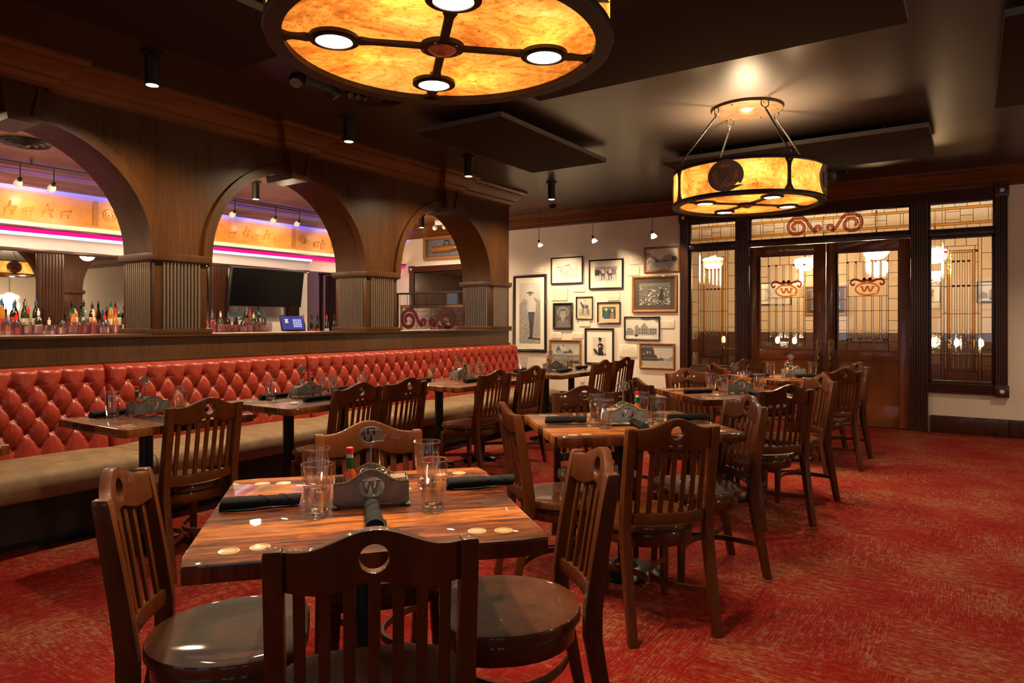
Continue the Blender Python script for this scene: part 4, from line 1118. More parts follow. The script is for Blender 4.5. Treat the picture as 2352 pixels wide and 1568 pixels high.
CAD = [(-1.598, 1.562, 47, 'nearest table'), (-1.655, 3.62, 43, 'second centre table'), (-1.60, 5.68, 50, 'third centre table'), (-1.57, 7.66, 55, 'farthest centre table'), (-4.31, 2.29, 90, 'small near banquette table'), (-4.33, 3.53, 90, 'second banquette table'), (-4.34, 5.50, 90, 'third banquette table'), (-4.22, 7.14, 72, 'far banquette table')]
k0 = None; sh0 = None; hs0 = None; pk0 = None
for ci, (x, y, d, w) in enumerate(CAD):
    x *= KT; y *= KT
    rz = math.radians(d); lab = 'pewter condiment caddy with W cut-out and emblem holder on the ' + w
    if k0 is None: k0 = thing('condiment_caddy', lab, 'caddy', (x, y, TZ + .0005), rz, 'table caddies'); make_caddy(k0)
    else: dup(k0, (x, y, TZ + .0005), rz, lab)
    P = lambda a, b: (x + a * math.cos(rz) - b * math.sin(rz), y + a * math.sin(rz) + b * math.cos(rz), TZ + .0158)
    flip = -1 if w in ('second banquette table', 'third banquette table', 'second centre table') else 1
    for nm, a, b in (('left', -.016 - .02 * (flip < 0), -.008), ('right', .03 - .02 * (flip < 0), -.004)):
        lb = '%s silver-capped shaker in the caddy on the %s' % (nm, w)
        if sh0 is None:
            sh0 = thing('shaker', lb, 'shaker', P(a, b), 0, 'salt and pepper shakers')
            MB().lathe([(0, 0), (.019, 0), (.021, .006), (.021, .05), (.018, .062), (0, .062)], 20).build('jar', M['salt'], sh0)
            MB().lathe([(.0195, .060), (.0205, .066), (.0205, .078), (.017, .086), (.008, .090), (0, .091)], 20).build('cap', M['chrome'], sh0)
        else: dup(sh0, P(a, b), 0, lb)
    lb = 'small red-capped hot sauce bottle in the caddy on the ' + w
    if hs0 is None:
        hs0 = thing('sauce_bottle', lb, 'bottle', P(-.062, .012), 0, 'hot sauce bottles')
        MB().lathe([(0, 0), (.020, 0), (.0215, .006), (.0215, .062), (.016, .078), (.0095, .092), (.0095, .098), (0, .098)], 20).build('body', M['sauce'], hs0)
        MB().lathe([(.0105, .090), (.0102, .118), (.0115, .122), (0, .122)], 16).build('neck_foil', M['green'], hs0)
        MB().lathe([(.0098, .122), (.0098, .134), (0, .134)], 16).build('neck', M['salt'], hs0)
        MB().lathe([(.0105, .133), (.0105, .150), (.009, .152), (0, .152)], 16).build('cap', M['redcap'], hs0)
    else: dup(hs0, P(-.062 if flip > 0 else .07, .012), 0, lb)
    for q in range(3):
        lb = '%s sweetener packet in the caddy on the %s' % (('front', 'middle', 'back')[q], w)
        xx = .078 if flip > 0 else -.078
        if pk0 is None:
            pk0 = thing('sweetener_packet', lb, 'packet', P(xx, -.03 + .02 * q), rz + .2, 'sweetener packets')
            MB().box((0, 0, .033), (.044, .006, .066)).build('sleeve', M['packet'], pk0, bevel=.001)
            MB().tube([(.009 * math.cos(a * PI / 8), -.0034, .05 + .009 * math.sin(a * PI / 8)) for a in range(13)], .0012, 5).build('printed_mark', M['rail'], pk0)
        else: dup(pk0, P(xx, -.03 + .02 * q), rz + .2 - .1 * q, lb)
# ------------------------------------------------------------------ chandeliers
def make_chandelier(t):
    R, Hd = .605, .265
    def ring(z0, z1, r0, r1, nm):
        mb = MB(); mb.lathe([(r0, z0), (r1, z0), (r1 + .004, (z0 + z1) / 2), (r1, z1), (r0, z1), (r0, z0)], 96); return mb.build(nm, M['iron'], t, angle=50)
    br = ring(-.018, .012, R - .055, R + .004, 'rim'); ring(Hd - .018, Hd + .006, R - .012, R + .004, 'rim')
    for k in range(4):                                   # four curved mica panels
        a0 = PI / 4 + k * PI / 2
        mb = MB(); mb.grid(lambda u, v: ((R - .006) * math.cos(a0 + u * PI / 2), (R - .006) * math.sin(a0 + u * PI / 2), Hd * v), 24, 3); mb.build('mica_panel', M['mica'], t)
    for k in range(4):                                   # posts with flared ends
        a = PI / 4 + k * PI / 2; mb = MB(); rg = []
        for z, w in ((0, .05), (.02, .034), (.05, .017), (.09, .0125), (.175, .0125), (.215, .017), (.245, .034), (Hd, .05)):
            rg.append([((R - .004 + d) * math.cos(a + s * w / R), (R - .004 + d) * math.sin(a + s * w / R), z) for s, d in ((-1, 0), (1, 0), (1, .012), (-1, .012))])
        mb.loft(rg); p = mb.build('post', M['iron'], t)
        for z in (.018, Hd - .03): MB().lathe([(.007, 0), (.006, .003), (0, .005)], 10, ((R + .008) * math.cos(a), (R + .008) * math.sin(a), z), rot=Matrix.Rotation(a, 3, 'Z') @ Matrix.Rotation(PI / 2, 3, 'Y')).build('rivet', M['copper'], p)
    for k in range(4):                                   # W medallions
        a = k * PI / 2; er = Vector((math.cos(a), math.sin(a), 0)); et = Vector((-math.sin(a), math.cos(a), 0))
        Tm = lambda p: er * (R + .004 - p[1] - (p[0] ** 2) / (2 * R)) + et * p[0] + Vector((0, 0, Hd / 2 + p[2]))
        mb = MB(); add_ring(mb, Tm, .122, .108, .03, .010); add_w(mb, lambda p: Tm((p[0], p[1] - .004, p[2])), .118, .135, .008); md = mb.build('medallion', M['medal'], t, smooth=False)
        mb = MB(); mb.lathe([(0, 0), (.112, 0)], 32, rot=None); 
        for v in mb.bm.verts: v.co = Tm((v.co.x, .004, v.co.y * .9))
        mb.build('copper_back', M['copper'], md)
    mb = MB(); mb.lathe([(.0, .004), (.3, .004), (R - .04, .004)], 72); mb.build('mica_disc', M['mica2'], t)
    for k in range(4):                                   # arms that widen round each lamp
        a = PI / 4 + k * PI / 2; c, s = math.cos(a), math.sin(a); mb = MB(); r0, rl, rr = .07, .378, .088; tops = []
        for r in [r0 + (R - .05 - r0) * q / 48 for q in range(49)]:
            d = abs(r - rl); w = .0155
            if d < rr: w = max(w, math.sqrt(rr * rr - d * d))
            elif d < rr + .05: w = .0155 + .012 * (1 - (d - rr) / .05) ** 2
            if r > R - .09: w = max(w, .0155 + .03 * ((r - (R - .09)) / .04) ** 2)
            tops.append((r, w))
        rg = [[(r * c - w * -s * sg, r * s - w * c * sg, z) for sg, z in ((-1, -.010), (1, -.010), (1, .003), (-1, .003))] for r, w in tops]
        mb.loft(rg); arm = mb.build('arm', M['iron'], t, angle=40)
        mb = MB(); mb.lathe([(.062, -.012), (.064, -.016), (.070, -.016), (.072, -.010)], 32, (rl * c, rl * s, 0)); mb.build('lamp_ring', M['iron'], arm)
        mb = MB(); mb.lathe([(0, -.0125), (.062, -.0125)], 32, (rl * c, rl * s, 0)); mb.build('lamp_face', M['lampface'], arm)
    mb = MB(); mb.lathe([(0, -.014), (.055, -.014), (.078, -.012), (.08, -.004), (.08, .003), (0, .003)], 40); hb = mb.build('hub', M['iron'], t)
    mb = MB(); mb.lathe([(0, -.034), (.02, -.032), (.04, -.024), (.052, -.014)], 32); mb.build('copper_dome', M['copper'], hb)
    for k in range(5): MB().lathe([(.006, 0), (.005, -.003), (0, -.004)], 8, (.066 * math.cos(k * 1.257), .066 * math.sin(k * 1.257), -.0135)).build('rivet', M['copper'], hb)
    zc = CH - 2.335
    mb = MB(); mb.lathe([(0, zc - .022), (.283, zc - .022), (.288, zc - .016), (.288, zc - .001), (0, zc - .001)], 64); cn = mb.build('canopy', M['canopy'], t, angle=40)
    mb = MB(); mb.lathe([(0, zc - .052), (.04, zc - .048), (.075, zc - .036), (.09, zc - .024), (.11, zc - .0225)], 40); mb.build('canopy_dome', M['canopy'], cn)
    for k in range(6): MB().lathe([(.009, 0), (.007, -.006), (0, -.008)], 10, (.245 * math.cos(k * PI / 3 + .3), .245 * math.sin(k * PI / 3 + .3), zc - .022)).build('rivet', M['chrome'], cn)
    for k in range(4):                                   # twisted rods hung on rings
        a = PI / 4 + k * PI / 2; c, s = math.cos(a), math.sin(a)
        A = Vector((.275 * c, .275 * s, zc - .075)); B = Vector(((R - .012) * c, (R - .012) * s, Hd + .055))
        d = (B - A); ln = d.length; d.normalize(); n1 = d.cross(Vector((0, 0, 1))).normalized(); n2 = n1.cross(d)
        mb = MB()
        for ph in (0, PI):
            mb.tube([A + d * (ln * (.06 + .88 * q / 130)) + (n1 * math.cos(ph + q * .72) + n2 * math.sin(ph + q * .72)) * .0046 for q in range(131)], .0052, 6)
        mb.tube([A, A + d * ln * .07], .006, 8); mb.tube([A + d * ln * .93, B], .006, 8); rod = mb.build('twisted_rod', M['iron'], t)
        for Pt, z in ((A, .034), (B, -.03)):
            mb = MB(); cc = Pt + Vector((0, 0, z)); mb.tube([cc + Vector((-s, c, 0)) * .034 * math.cos(q * PI / 12) + Vector((0, 0, .034 * math.sin(q * PI / 12))) for q in range(24)], .0045, 6, closed=True); mb.build('ring', M['iron'], rod)
CHX = [(-1.585, 1.90), (-1.575, 5.87)]
M['mica'] = mica('mica_side_panel', 1.7); M['mica2'] = mica('mica_bottom', .75)
M['canopy'] = plain('antique_copper_plate', (.11, .066, .035), .35, .7, var=.35, vscale=14)
ch = thing('chandelier', 'large mica drum chandelier nearest the viewer, cut off by the top edge', 'chandelier', (*CHX[0], 2.335), group='mica drum chandeliers'); make_chandelier(ch)
dup(ch, (*CHX[1], 2.335), 0, 'mica drum chandelier hanging from twisted rods before the double doors')
dup(ch, (-1.585, -2.07, 2.335), 0, 'mica drum chandelier behind the viewer')

# ------------------------------------------------------------------ ceiling fittings
SPOTS = [(-4.53, 2.43, 'nearest the viewer'), (-4.52, 4.15, 'second'), (-4.52, 5.86, 'third'), (-4.48, 7.55, 'farthest')]
s0 = None
def spot_parts(t):
    MB().lathe([(0, -.001), (.068, -.001), (.068, -.018), (.05, -.024), (0, -.024)], 32).build('mounting_plate', M['black'], t)
    MB().lathe([(.045, -.02), (.046, -.222), (.038, -.222), (.036, -.205)], 32).build('housing', M['black'], t, angle=50)
    MB().lathe([(0, -.2235), (.038, -.2225)], 24).build('lamp_face', M['discface'], t)
for x, y, w in SPOTS:
    lab = 'black cylinder ceiling spotlight above the banquette, ' + (w if w == 'nearest the viewer' else w + ' from the viewer')
    if s0 is None: s0 = thing('spotlight', lab, 'spotlight', (x, y, CH), 0, 'cylinder spotlights over the banquette'); spot_parts(s0)
    else: dup(s0, (x, y, CH), 0, lab)
dup(s0, (-7.62, 2.2, CH), 0, 'black cylinder spotlight on the bar ceiling left of the view', 'cylinder spotlights over the bar')
dup(s0, (-7.62, 5.42, CH), 0, 'black cylinder spotlight on the bar ceiling seen through the middle arch', 'cylinder spotlights over the bar')
for y, w in ((8.4, 'far'), (5.6, 'middle'), (2.8, 'near')): dup(s0, (1.3, y, CH), 0, '%s black cylinder spotlight beyond the right edge of the view' % w, 'cylinder spotlights on the right')
dup(s0, (-7.62, 8.6, CH), 0, 'black cylinder spotlight on the bar ceiling seen through the right arch', 'cylinder spotlights over the bar')
def panel(x0, x1, y0, y1, lab):
    t = thing('acoustic_panel', lab, 'acoustic panel', ((x0 + x1) / 2, (y0 + y1) / 2, 3.02), group='dark ceiling panels'); a, b = (x1 - x0) / 2, (y1 - y0) / 2
    MB().span((-a, -b, 0), (a, b, .045)).build('panel', [M['panelfab']], t, bevel=.003)
    mb = MB()
    for p, q in (((-a - .001, -b, .002), (-a + .004, b, .044)), ((a - .004, -b, .002), (a + .001, b, .044)), ((-a, -b - .001, .002), (a, -b + .004, .044)), ((-a, b - .004, .002), (a, b + .001, .044))): mb.span(p, q)
    mb.build('edge_band', M['paneledge'], t)
    for sx in (-.7, .7):
        for sy in (-.7, .7): MB().lathe([(.012, .044), (.012, CH - 3.02)], 10, (sx * a, sy * b, 0)).build('hanger', M['black'], t)
panel(-4.11, -3.19, 4.57, 6.50, 'dark acoustic ceiling panel between the two spotlights ahead of the banquette')
panel(-4.11, -3.19, .80, 2.745, 'dark acoustic ceiling panel at the top left, left of the near chandelier')
panel(-2.73, -.30, 3.18, 4.42, 'large dark acoustic ceiling panel between the two chandeliers')
panel(-2.73, -.31, 6.88, 8.10, 'dark acoustic ceiling panel behind the far chandelier')
panel(.147, 1.08, 4.64, 6.58, 'dark acoustic ceiling panel at the top right edge')
def vent(x, y, r, lab, mat):
    t = thing('ceiling_vent', lab, 'ceiling vent', (x, y, CH))
    for k, f in enumerate((1, .74, .48)):
        mb = MB(); z = -.012 - .012 * k; mb.lathe([(r * f, -.001 if k == 0 else z + .02), (r * f + .002, z), (r * (f - .05), z - .018), (r * (f - .17), z + .012)], 48); mb.build('ring', mat, t)
    MB().lathe([(0, -.06), (.03, -.055), (r * .24, -.035), (r * .22, -.02)], 32).build('core', mat, t)
vent(-3.89, 3.86, .235, 'round ringed ceiling vent just below the near chandelier', M['iron'])
vent(-7.82, 2.93, .22, 'round ringed vent in the bar ceiling seen through the left arch', M['iron'])
em = thing('emergency_light', 'black twin-head emergency light on the ceiling left of the near chandelier', 'emergency light', (-4.0, 3.35, CH))
MB().span((-.05, -.13, -.09), (.05, .13, -.001)).build('body', M['black'], em, bevel=.012)
for sy in (-1, 1):
    mb = MB(); Rm = Matrix.Rotation(sy * .5, 3, 'X') @ Matrix.Rotation(-.35, 3, 'Y'); mb.lathe([(0, .05), (.03, .046), (.05, .02), (.052, -.03), (.046, -.042)], 24, (.0, sy * .17, -.07), rot=Rm); h = mb.build('head', M['black'], em)
    mb = MB(); mb.lathe([(0, -.036), (.046, -.036)], 20, (.0, sy * .17, -.07), rot=Rm); mb.build('lens', M['steel'], h)
dm = thing('dome_camera', 'small black dome camera on the ceiling above the photographs', 'camera', (-5.35, 9.05, CH)); MB().lathe([(.055, -.001), (.055, -.03), (.04, -.05), (.02, -.062), (0, -.066)], 24).build('dome', M['tv'], dm); MB().lathe([(.06, -.001), (.062, -.012), (.055, -.02)], 24).build('base', M['black'], dm)
dm2 = thing('ceiling_speaker', 'dark round ceiling speaker partly hidden behind the far chandelier', 'speaker', (-1.45, 9.0, CH)); MB().lathe([(.12, -.001), (.12, -.05), (.10, -.09), (.05, -.10), (0, -.10)], 32).build('housing', M['black'], dm2); MB().lathe([(.04, 0), (.04, -.04), (0, -.045)], 16, (.19, -.02, 0)).build('sensor', M['black'], dm2)

# small pendants washing the photograph wall
PEND = [(-5.752, 2.60, 'left'), (-4.787, 2.615, 'middle'), (-3.832, 2.63, 'right')]
p0 = None
def pendant_parts(t, drop, rot):
    MB().tube([(0, 0, 0), (0, 0, -drop + .09)], .0045, 8).build('stem', M['black'], t)
    MB().lathe([(.022, -.001), (.022, -.012), (0, -.014)], 16).build('ceiling_cap', M['black'], t)
    Rm = Matrix.Rotation(rot[0], 3, 'X') @ Matrix.Rotation(rot[1], 3, 'Y')
    c = (0, 0, -drop + .075)
    MB().lathe([(0, .03), (.012, .028), (.018, .01), (.02, -.012), (0, -.014)], 16, c, rot=Rm).build('socket', M['black'], t)
    sh = MB().lathe([(.014, -.006), (.022, -.02), (.036, -.05), (.047, -.075), (.043, -.074), (.03, -.045), (.012, -.01)], 24, c, rot=Rm).build('lamp_shade', M['shade'], t)
    MB().lathe([(0, -.055), (.034, -.055)], 20, c, rot=Rm).build('bulb', M['discface'], sh)
for x, z, w in PEND:
    lab = '%s of the three small stem pendants lighting the photograph wall' % w
    if p0 is None: p0 = thing('pendant_lamp', lab, 'pendant lamp', (x, 9.3, CH), 0, 'stem pendants by the photographs'); pendant_parts(p0, CH - z + .04, (.5, -.2))
    else: dup(p0, (x, 9.3, CH), 0, lab)
# rail lights over the bar
rl = thing('track_light', 'black track rail with frosted lamp heads over the bar seen through the arches', 'track light', (-8.6, 0, 3.08))
MB().tube([(0, -3, 0), (0, 9.3, 0)], .008, 8).build('rail', M['black'], rl)
for y in (-1, 1.2, 3.28, 5.2, 7.2, 8.9): MB().tube([(0, y, 0), (0, y, .06)], .008, 8).lathe([(.02, .06), (.012, .02), (0, .0)], 12, (0, y, 0)).build('hanger', M['black'], rl)
for y in (3.17, 3.5, 4.6, 5.78, 6.46, 6.89, 7.9):
    mb = MB(); mb.tube([(0, y, 0), (0, y, -.17)], .006, 8); h = mb.build('lamp_stem', M['black'], rl)
    Rm = Matrix.Rotation(.9, 3, 'Y'); c = (-.012, y, -.185)
    MB().lathe([(0, .03), (.018, .026), (.024, 0), (.022, -.015)], 14, c, rot=Rm).build('socket', M['black'], h)
    MB().lathe([(.02, -.005), (.036, -.03), (.043, -.06), (.036, -.085), (.0, -.09)], 24, c, rot=Rm).build('lamp_shade', M['shade'], h)
# opal globes of the dining area to the right, seen in the bar mirror
gp = thing('pendant_lamp', 'opal schoolhouse pendant lamp seen reflected in the left bar mirror', 'pendant lamp', (4.6, 8.2, 0), group='opal schoolhouse pendants')
MB().tube([(0, 0, 2.17), (0, 0, CH)], .012, 8).build('stem', M['brass'], gp); MB().lathe([(0, 1.90), (.07, 1.92), (.17, 1.99), (.225, 2.06), (.215, 2.10), (.12, 2.13), (.06, 2.16), (.06, 2.18), (0, 2.18)], 32).build('globe', M['globe'], gp)
dup(gp, (4.6, 3.2, 0), 0, 'opal schoolhouse pendant lamp beyond the right edge of the view')

# ------------------------------------------------------------------ photographs
class Pic:
    def __init__(s, w, h, bg): w, h = w * 2, h * 2; s.w, s.h = w, h; s.a = np.zeros((h, w, 3)); s.a[:] = s.c(bg); s.Y, s.X = np.mgrid[0:h, 0:w]; s.u = (s.X + .5) / w; s.v = 1 - (s.Y + .5) / h; s.rng = np.random.default_rng(w * 31 + h)
    def c(s, c): return np.array((c, c * .93, c * .84)) if not isinstance(c, tuple) else np.array(c)
    def put(s, mask, c, al=1.0): s.a[mask] = s.a[mask] * (1 - al) + s.c(c) * al
    def rect(s, u0, v0, u1, v1, c, al=1): s.put((s.u >= u0) & (s.u <= u1) & (s.v >= v0) & (s.v <= v1), c, al)
    def ell(s, cu, cv, ru, rv, c, al=1): s.put(((s.u - cu) / ru) ** 2 + ((s.v - cv) / rv) ** 2 <= 1, c, al)
    def poly(s, P, c, al=1):
        m = np.zeros(s.u.shape, bool); n = len(P)
        for i in range(n):
            (x0, y0), (x1, y1) = P[i], P[(i + 1) % n]
            if y0 == y1: continue
            m ^= ((s.v < y0) != (s.v < y1)) & (s.u < (x1 - x0) * (s.v - y0) / (y1 - y0) + x0)
        s.put(m, c, al)
    def line(s, P, w, c, al=1):
        for (x0, y0), (x1, y1) in zip(P, P[1:]):
            dx, dy = x1 - x0, y1 - y0; t = np.clip(((s.u - x0) * dx + (s.v - y0) * dy) / (dx * dx + dy * dy + 1e-9), 0, 1)
            s.put(np.hypot(s.u - x0 - t * dx, s.v - y0 - t * dy) < w, c, al)
    def grad(s, v0, v1, c0, c1):
        m = (s.v >= v0) & (s.v <= v1); t = ((s.v - v0) / (v1 - v0))[m][:, None]; s.a[m] = s.c(c0) * (1 - t) + s.c(c1) * t
    def speck(s, v0, v1, amt, u0=0, u1=1, cell=2):
        r = s.rng.normal(0, amt * .9, ((s.h + cell) // cell, (s.w + cell) // cell)); r = np.kron(r, np.ones((cell, cell)))[:s.h, :s.w]
        m = (s.v >= v0) & (s.v <= v1) & (s.u >= u0) & (s.u <= u1); s.a[m] = np.clip(s.a[m] * (1 + r[m][:, None]), .005, .9)
def print_mesh(pic, w, h, parent, y=-.006):
    vs = []; fs = []; nx, ny = pic.w, pic.h
    for j in range(ny + 1):
        for i in range(nx + 1): vs.append((w * (i / nx - .5), y, h * (.5 - j / ny)))
    cols = []
    for j in range(ny):
        for i in range(nx):
            fs.append((j * (nx + 1) + i, (j + 1) * (nx + 1) + i, (j + 1) * (nx + 1) + i + 1, j * (nx + 1) + i + 1)); cols.append(pic.a[j, i])
    me = bpy.data.meshes.new('print'); me.from_pydata(vs, [], fs); me.materials.append(M['photo'])
    at = me.color_attributes.new('ink', 'FLOAT_COLOR', 'CORNER')
    arr = np.ones((len(fs), 4, 4)); arr[:, :, :3] = np.array(cols)[:, None, :]; at.data.foreach_set('color', arr.ravel())
    o = bpy.data.objects.new('print', me); COL.objects.link(o); o.parent = parent; return o
def framed(lab, x, z, w, h, fw, fmat, mat, mw, pic):
    t = thing('framed_photograph', lab, 'photograph', (x, YB - .003, z), group='framed photographs on the white wall'); mb = MB(); a, b = w / 2, h / 2
    prof = [(0, 0), (0, -.022), (fw * .35, -.026), (fw * .8, -.020), (fw, -.012), (fw, 0)]
    rg = []
    for cx, cz in ((-1, -1), (1, -1), (1, 1), (-1, 1), (-1, -1)): rg.append([(cx * (a - d), y, cz * (b - d)) for d, y in prof])
    mb.loft(rg, cap=False); mb.build('frame', M[fmat], t, angle=25)
    if mat:
        MB().span((-a + fw * .9, -.006, -b + fw * .9), (a - fw * .9, -.001, b - fw * .9)).build('mat_board', M[mat], t)
    pw, ph = w - 2 * fw - 2 * (mw[0] if mat else 0), h - 2 * fw - 2 * (mw[1] if mat else 0)
    print_mesh(pic, pw, ph, t, -.0068)
    return t
# tall standing cowboy
p = Pic(56, 150, .52); p.grad(.55, 1, .42, .62); p.poly([(0, .64), (.25, .74), (.45, .70), (.7, .76), (1, .70), (1, 0), (0, 0)], .30); p.grad(0, .42, .34, .30); p.speck(0, .72, .3); p.speck(0, .35, .25, cell=3)
p.poly([(.42, .50), (.72, .50), (.68, .32), (.62, .09), (.50, .09), (.48, .30)], .05); p.poly([(.38, .74), (.52, .77), (.66, .76), (.80, .66), (.76, .50), (.42, .49), (.44, .60), (.36, .56)], .55); p.poly([(.36, .72), (.44, .74), (.46, .56), (.40, .52)], .45)
p.rect(.42, .49, .74, .52, .04); p.ell(.52, .815, .085, .033, .20); p.ell(.52, .835, .19, .012, .06); p.poly([(.42, .835), (.62, .835), (.60, .862), (.44, .862)], .08); p.poly([(.46, .11), (.62, .11), (.66, .07), (.40, .07)], .03); p.poly([(.6, .10), (1, .085), (1, .06), (.6, .07)], .04)
framed('tall black-framed photograph of a standing man in a hat, leftmost on the white wall', -6.24, 1.495, .676, 1.311, .05, 'frblack', 'matcream', (.075, .09), p)
p = Pic(64, 48, .66); p.speck(0, 1, .06); p.grad(0, .45, .5, .62); p.speck(0, .4, .3); p.line([(.08, .72), (.3, .74), (.5, .82), (.62, .86)], .03, .12); p.poly([(.1, .7), (.58, .82), (.6, .42), (.3, .35), (.12, .45)], .6); p.line([(.25, .62), (.25, .4)], .02, .2); p.line([(.35, .68), (.55, .45)], .012, .25); p.ell(.42, .35, .13, .16, .3); p.ell(.42, .35, .09, .11, .6); p.line([(.62, .86), (.7, .5), (.85, .42)], .01, .2); p.line([(.62, .8), (.62, .4)], .014, .3); p.line([(.7, .5), (.98, .6)], .02, .4)
framed('black-framed pale photograph of a covered wagon, upper left on the white wall', -5.52, 2.192, .597, .439, .02, 'frblack', 'matcream', (.075, .075), p)
p = Pic(64, 52, .55); p.grad(.75, 1, .45, .55); p.rect(0, .78, 1, .92, .3); p.rect(0, .4, .22, .78, .02); p.rect(.3, .5, .5, .8, .25); p.rect(.6, .45, .95, .8, .2); p.grad(0, .42, .7, .5); p.speck(.25, .45, .25)
for cx in (.36, .68):
    p.ell(cx, .52, .11, .13, .07); p.line([(cx - .05, .45), (cx - .04, .16)], .022, .1); p.line([(cx + .06, .45), (cx + .07, .18)], .022, .1); p.poly([(cx - .07, .55), (cx + .09, .55), (cx + .05, .8), (cx - .04, .8)], .62); p.ell(cx, .86, .04, .05, .4); p.ell(cx, .9, .08, .02, .1); p.ell(cx - .1, .62, .05, .09, .05); p.ell(cx - .08, .14, .12, .02, .2)
framed('black-framed photograph of two riders on horseback, upper middle of the white wall', -4.812, 2.104, .593, .468, .022, 'frblack', 'matcream', (.08, .085), p)
p = Pic(64, 44, .72); p.grad(.6, 1, .7, .62); p.poly([(0, .85), (.15, .8), (.35, .55), (.5, .45), (0, .4)], .3); p.poly([(.45, .45), (.6, .68), (.75, .72), (1, .5), (1, .4), (.5, .4)], .34); p.rect(0, 0, 1, .42, .45); p.speck(0, .34, .45); p.poly([(.02, .38), (.02, .5), (.12, .62), (.28, .48), (.28, .36)], .75); p.rect(.08, .38, .12, .47, .1); p.rect(.16, .38, .19, .47, .1); p.rect(.3, .36, .42, .45, .1); p.poly([(.42, .4), (.6, .47), (.8, .45), (.8, .38)], .12); p.poly([(.72, .5), (.78, .6), (.85, .5), (.85, .4), (.72, .4)], .3); p.ell(.9, .5, .09, .13, .07); p.speck(.36, .6, .2, .7)
framed('golden-framed photograph of a white house below hills, upper right by the door casing', -3.883, 2.29, .564, .387, .032, 'frgold', None, None, p)
p = Pic(84, 62, .13); p.speck(0, 1, .3)
rg_ = np.random.default_rng(5)
for k in range(90):
    v = .95 - .9 * (k / 90) ** .8; r_ = .016 + .028 * (1 - v); u = rg_.uniform(0, 1); g = rg_.uniform(.25, .5)
    if .18 < u < .62 and v > .75: continue
    p.ell(u, v - r_ * 2.1, r_ * 1.3, r_ * 1.5, rg_.choice([.04, .07, .35, .5])); p.ell(u, v, r_ * .75, r_ * 1.1, g); p.ell(u, v + r_ * .7, r_ * .8, r_ * .5, .03)
p.poly([(.62, .25), (.70, .72), (.78, .7), (.80, .2)], .03); p.ell(.70, .76, .025, .04, .35); p.rect(0, .86, 1, 1, .22, .5)
framed('large golden-framed photograph of a seated crowd with dark mat, right of the wall', -3.999, 1.77, .721, .552, .038, 'frgold', 'matbrown', (.075, .072), p)
p = Pic(56, 72, .075); p.ell(.5, .68, .38, .26, .19); p.ell(.5, .66, .30, .2, .13); p.ell(.5, .58, .17, .21, .30); p.poly([(.34, .62), (.66, .62), (.62, .80), (.5, .84), (.38, .80)], .26); p.ell(.5, .77, .19, .04, .06); p.poly([(.08, 0), (.14, .24), (.36, .38), (.5, .3), (.66, .38), (.88, .26), (.96, 0)], .14); p.poly([(.38, .38), (.5, .2), (.6, .38)], .28); p.rect(.40, .615, .48, .63, .05); p.rect(.53, .615, .61, .63, .05); p.poly([(.495, .6), (.46, .53), (.54, .53)], .22); p.rect(.44, .475, .56, .487, .1); p.speck(0, 1, .08)
framed('dark portrait photograph of a man in a pale hat in a black frame', -5.592, 1.443, .371, .435, .036, 'frblack', None, None, p)
p = Pic(44, 60, .5); p.grad(0, .45, .3, .38); p.speck(0, .5, .25); p.ell(.55, .58, .30, .13, .06); p.poly([(.12, .82), (.22, .86), (.38, .66), (.3, .52), (.18, .70)], .06); p.poly([(.15, .85), (.2, .92), (.24, .84)], .06)
for a, b in ((.34, .30), (.42, .38), (.72, .78), (.80, .84)): p.line([(a, .5), (b, .12)], .026, .06)
p.poly([(.5, .62), (.66, .62), (.63, .85), (.53, .85)], .4); p.ell(.58, .9, .045, .04, .35); p.ell(.58, .945, .1, .014, .05); p.line([(.52, .66), (.5, .42)], .03, .3)
framed('small dark-framed photograph of a rider on a dark horse with tan mat', -5.192, 1.575, .304, .364, .017, 'frblack', 'mattan', (.032, .035), p)
p = Pic(56, 48, (.04, .07, .03)); p.speck(0, 1, .6); p.rect(0, .75, 1, 1, (.12, .22, .12), .5); p.poly([(.1, 0), (.12, .45), (.28, .6), (.42, .55), (.5, .2), (.48, 0)], (.02, .11, .16)); p.ell(.29, .7, .07, .09, (.5, .33, .22)); p.ell(.29, .77, .14, .035, (.6, .55, .42)); p.ell(.29, .82, .075, .06, (.6, .55, .42)); p.poly([(.58, 0), (.62, .42), (.74, .52), (.86, .44), (.9, 0)], (.32, .16, .15)); p.ell(.745, .62, .065, .085, (.6, .42, .3)); p.ell(.745, .70, .11, .03, (.65, .6, .48)); p.ell(.745, .74, .06, .05, (.65, .6, .48)); p.rect(0, 0, .12, .12, (.5, .42, .3))
framed('small black-framed colour photograph of two people in hats with tan mat', -4.758, 1.491, .403, .341, .020, 'frblack', 'mattan', (.065, .055), p)
p = Pic(72, 46, .62); p.poly([(.0, 1), (.45, 1), (.38, .85), (.1, .95)], .7); p.poly([(.45, 1), (1, 1), (1, .7), (.8, .78), (.5, .9)], .2); p.poly([(.3, .62), (.45, .82), (.85, .9), (1, .75), (1, .5), (.4, .5)], .65); p.poly([(.28, .18), (.28, .55), (.34, .72), (.44, .52), (.56, .80), (.70, .5), (.95, .5), (.95, .16)], .28); p.poly([(.26, .55), (.34, .78), (.44, .55), (.57, .88), (.72, .55), (.70, .52), (.57, .80), (.44, .50), (.34, .70)], .75); p.poly([(.72, .62), (.8, .82), (.98, .7), (.98, .6)], .75)
for u in (.33, .4, .5, .56, .62, .75, .82, .89): p.rect(u, .38, u + .025, .48, .06); p.rect(u, .24, u + .025, .33, .06)
p.poly([(0, .3), (.05, .5), (.15, .52), (.26, .4), (.26, .15), (0, .12)], .25); p.speck(.1, .5, .25, 0, .3); p.rect(0, 0, 1, .15, .72); p.ell(.33, .15, .06, .06, .05); p.ell(.46, .14, .07, .055, .6); p.ell(.92, .13, .08, .07, .6)
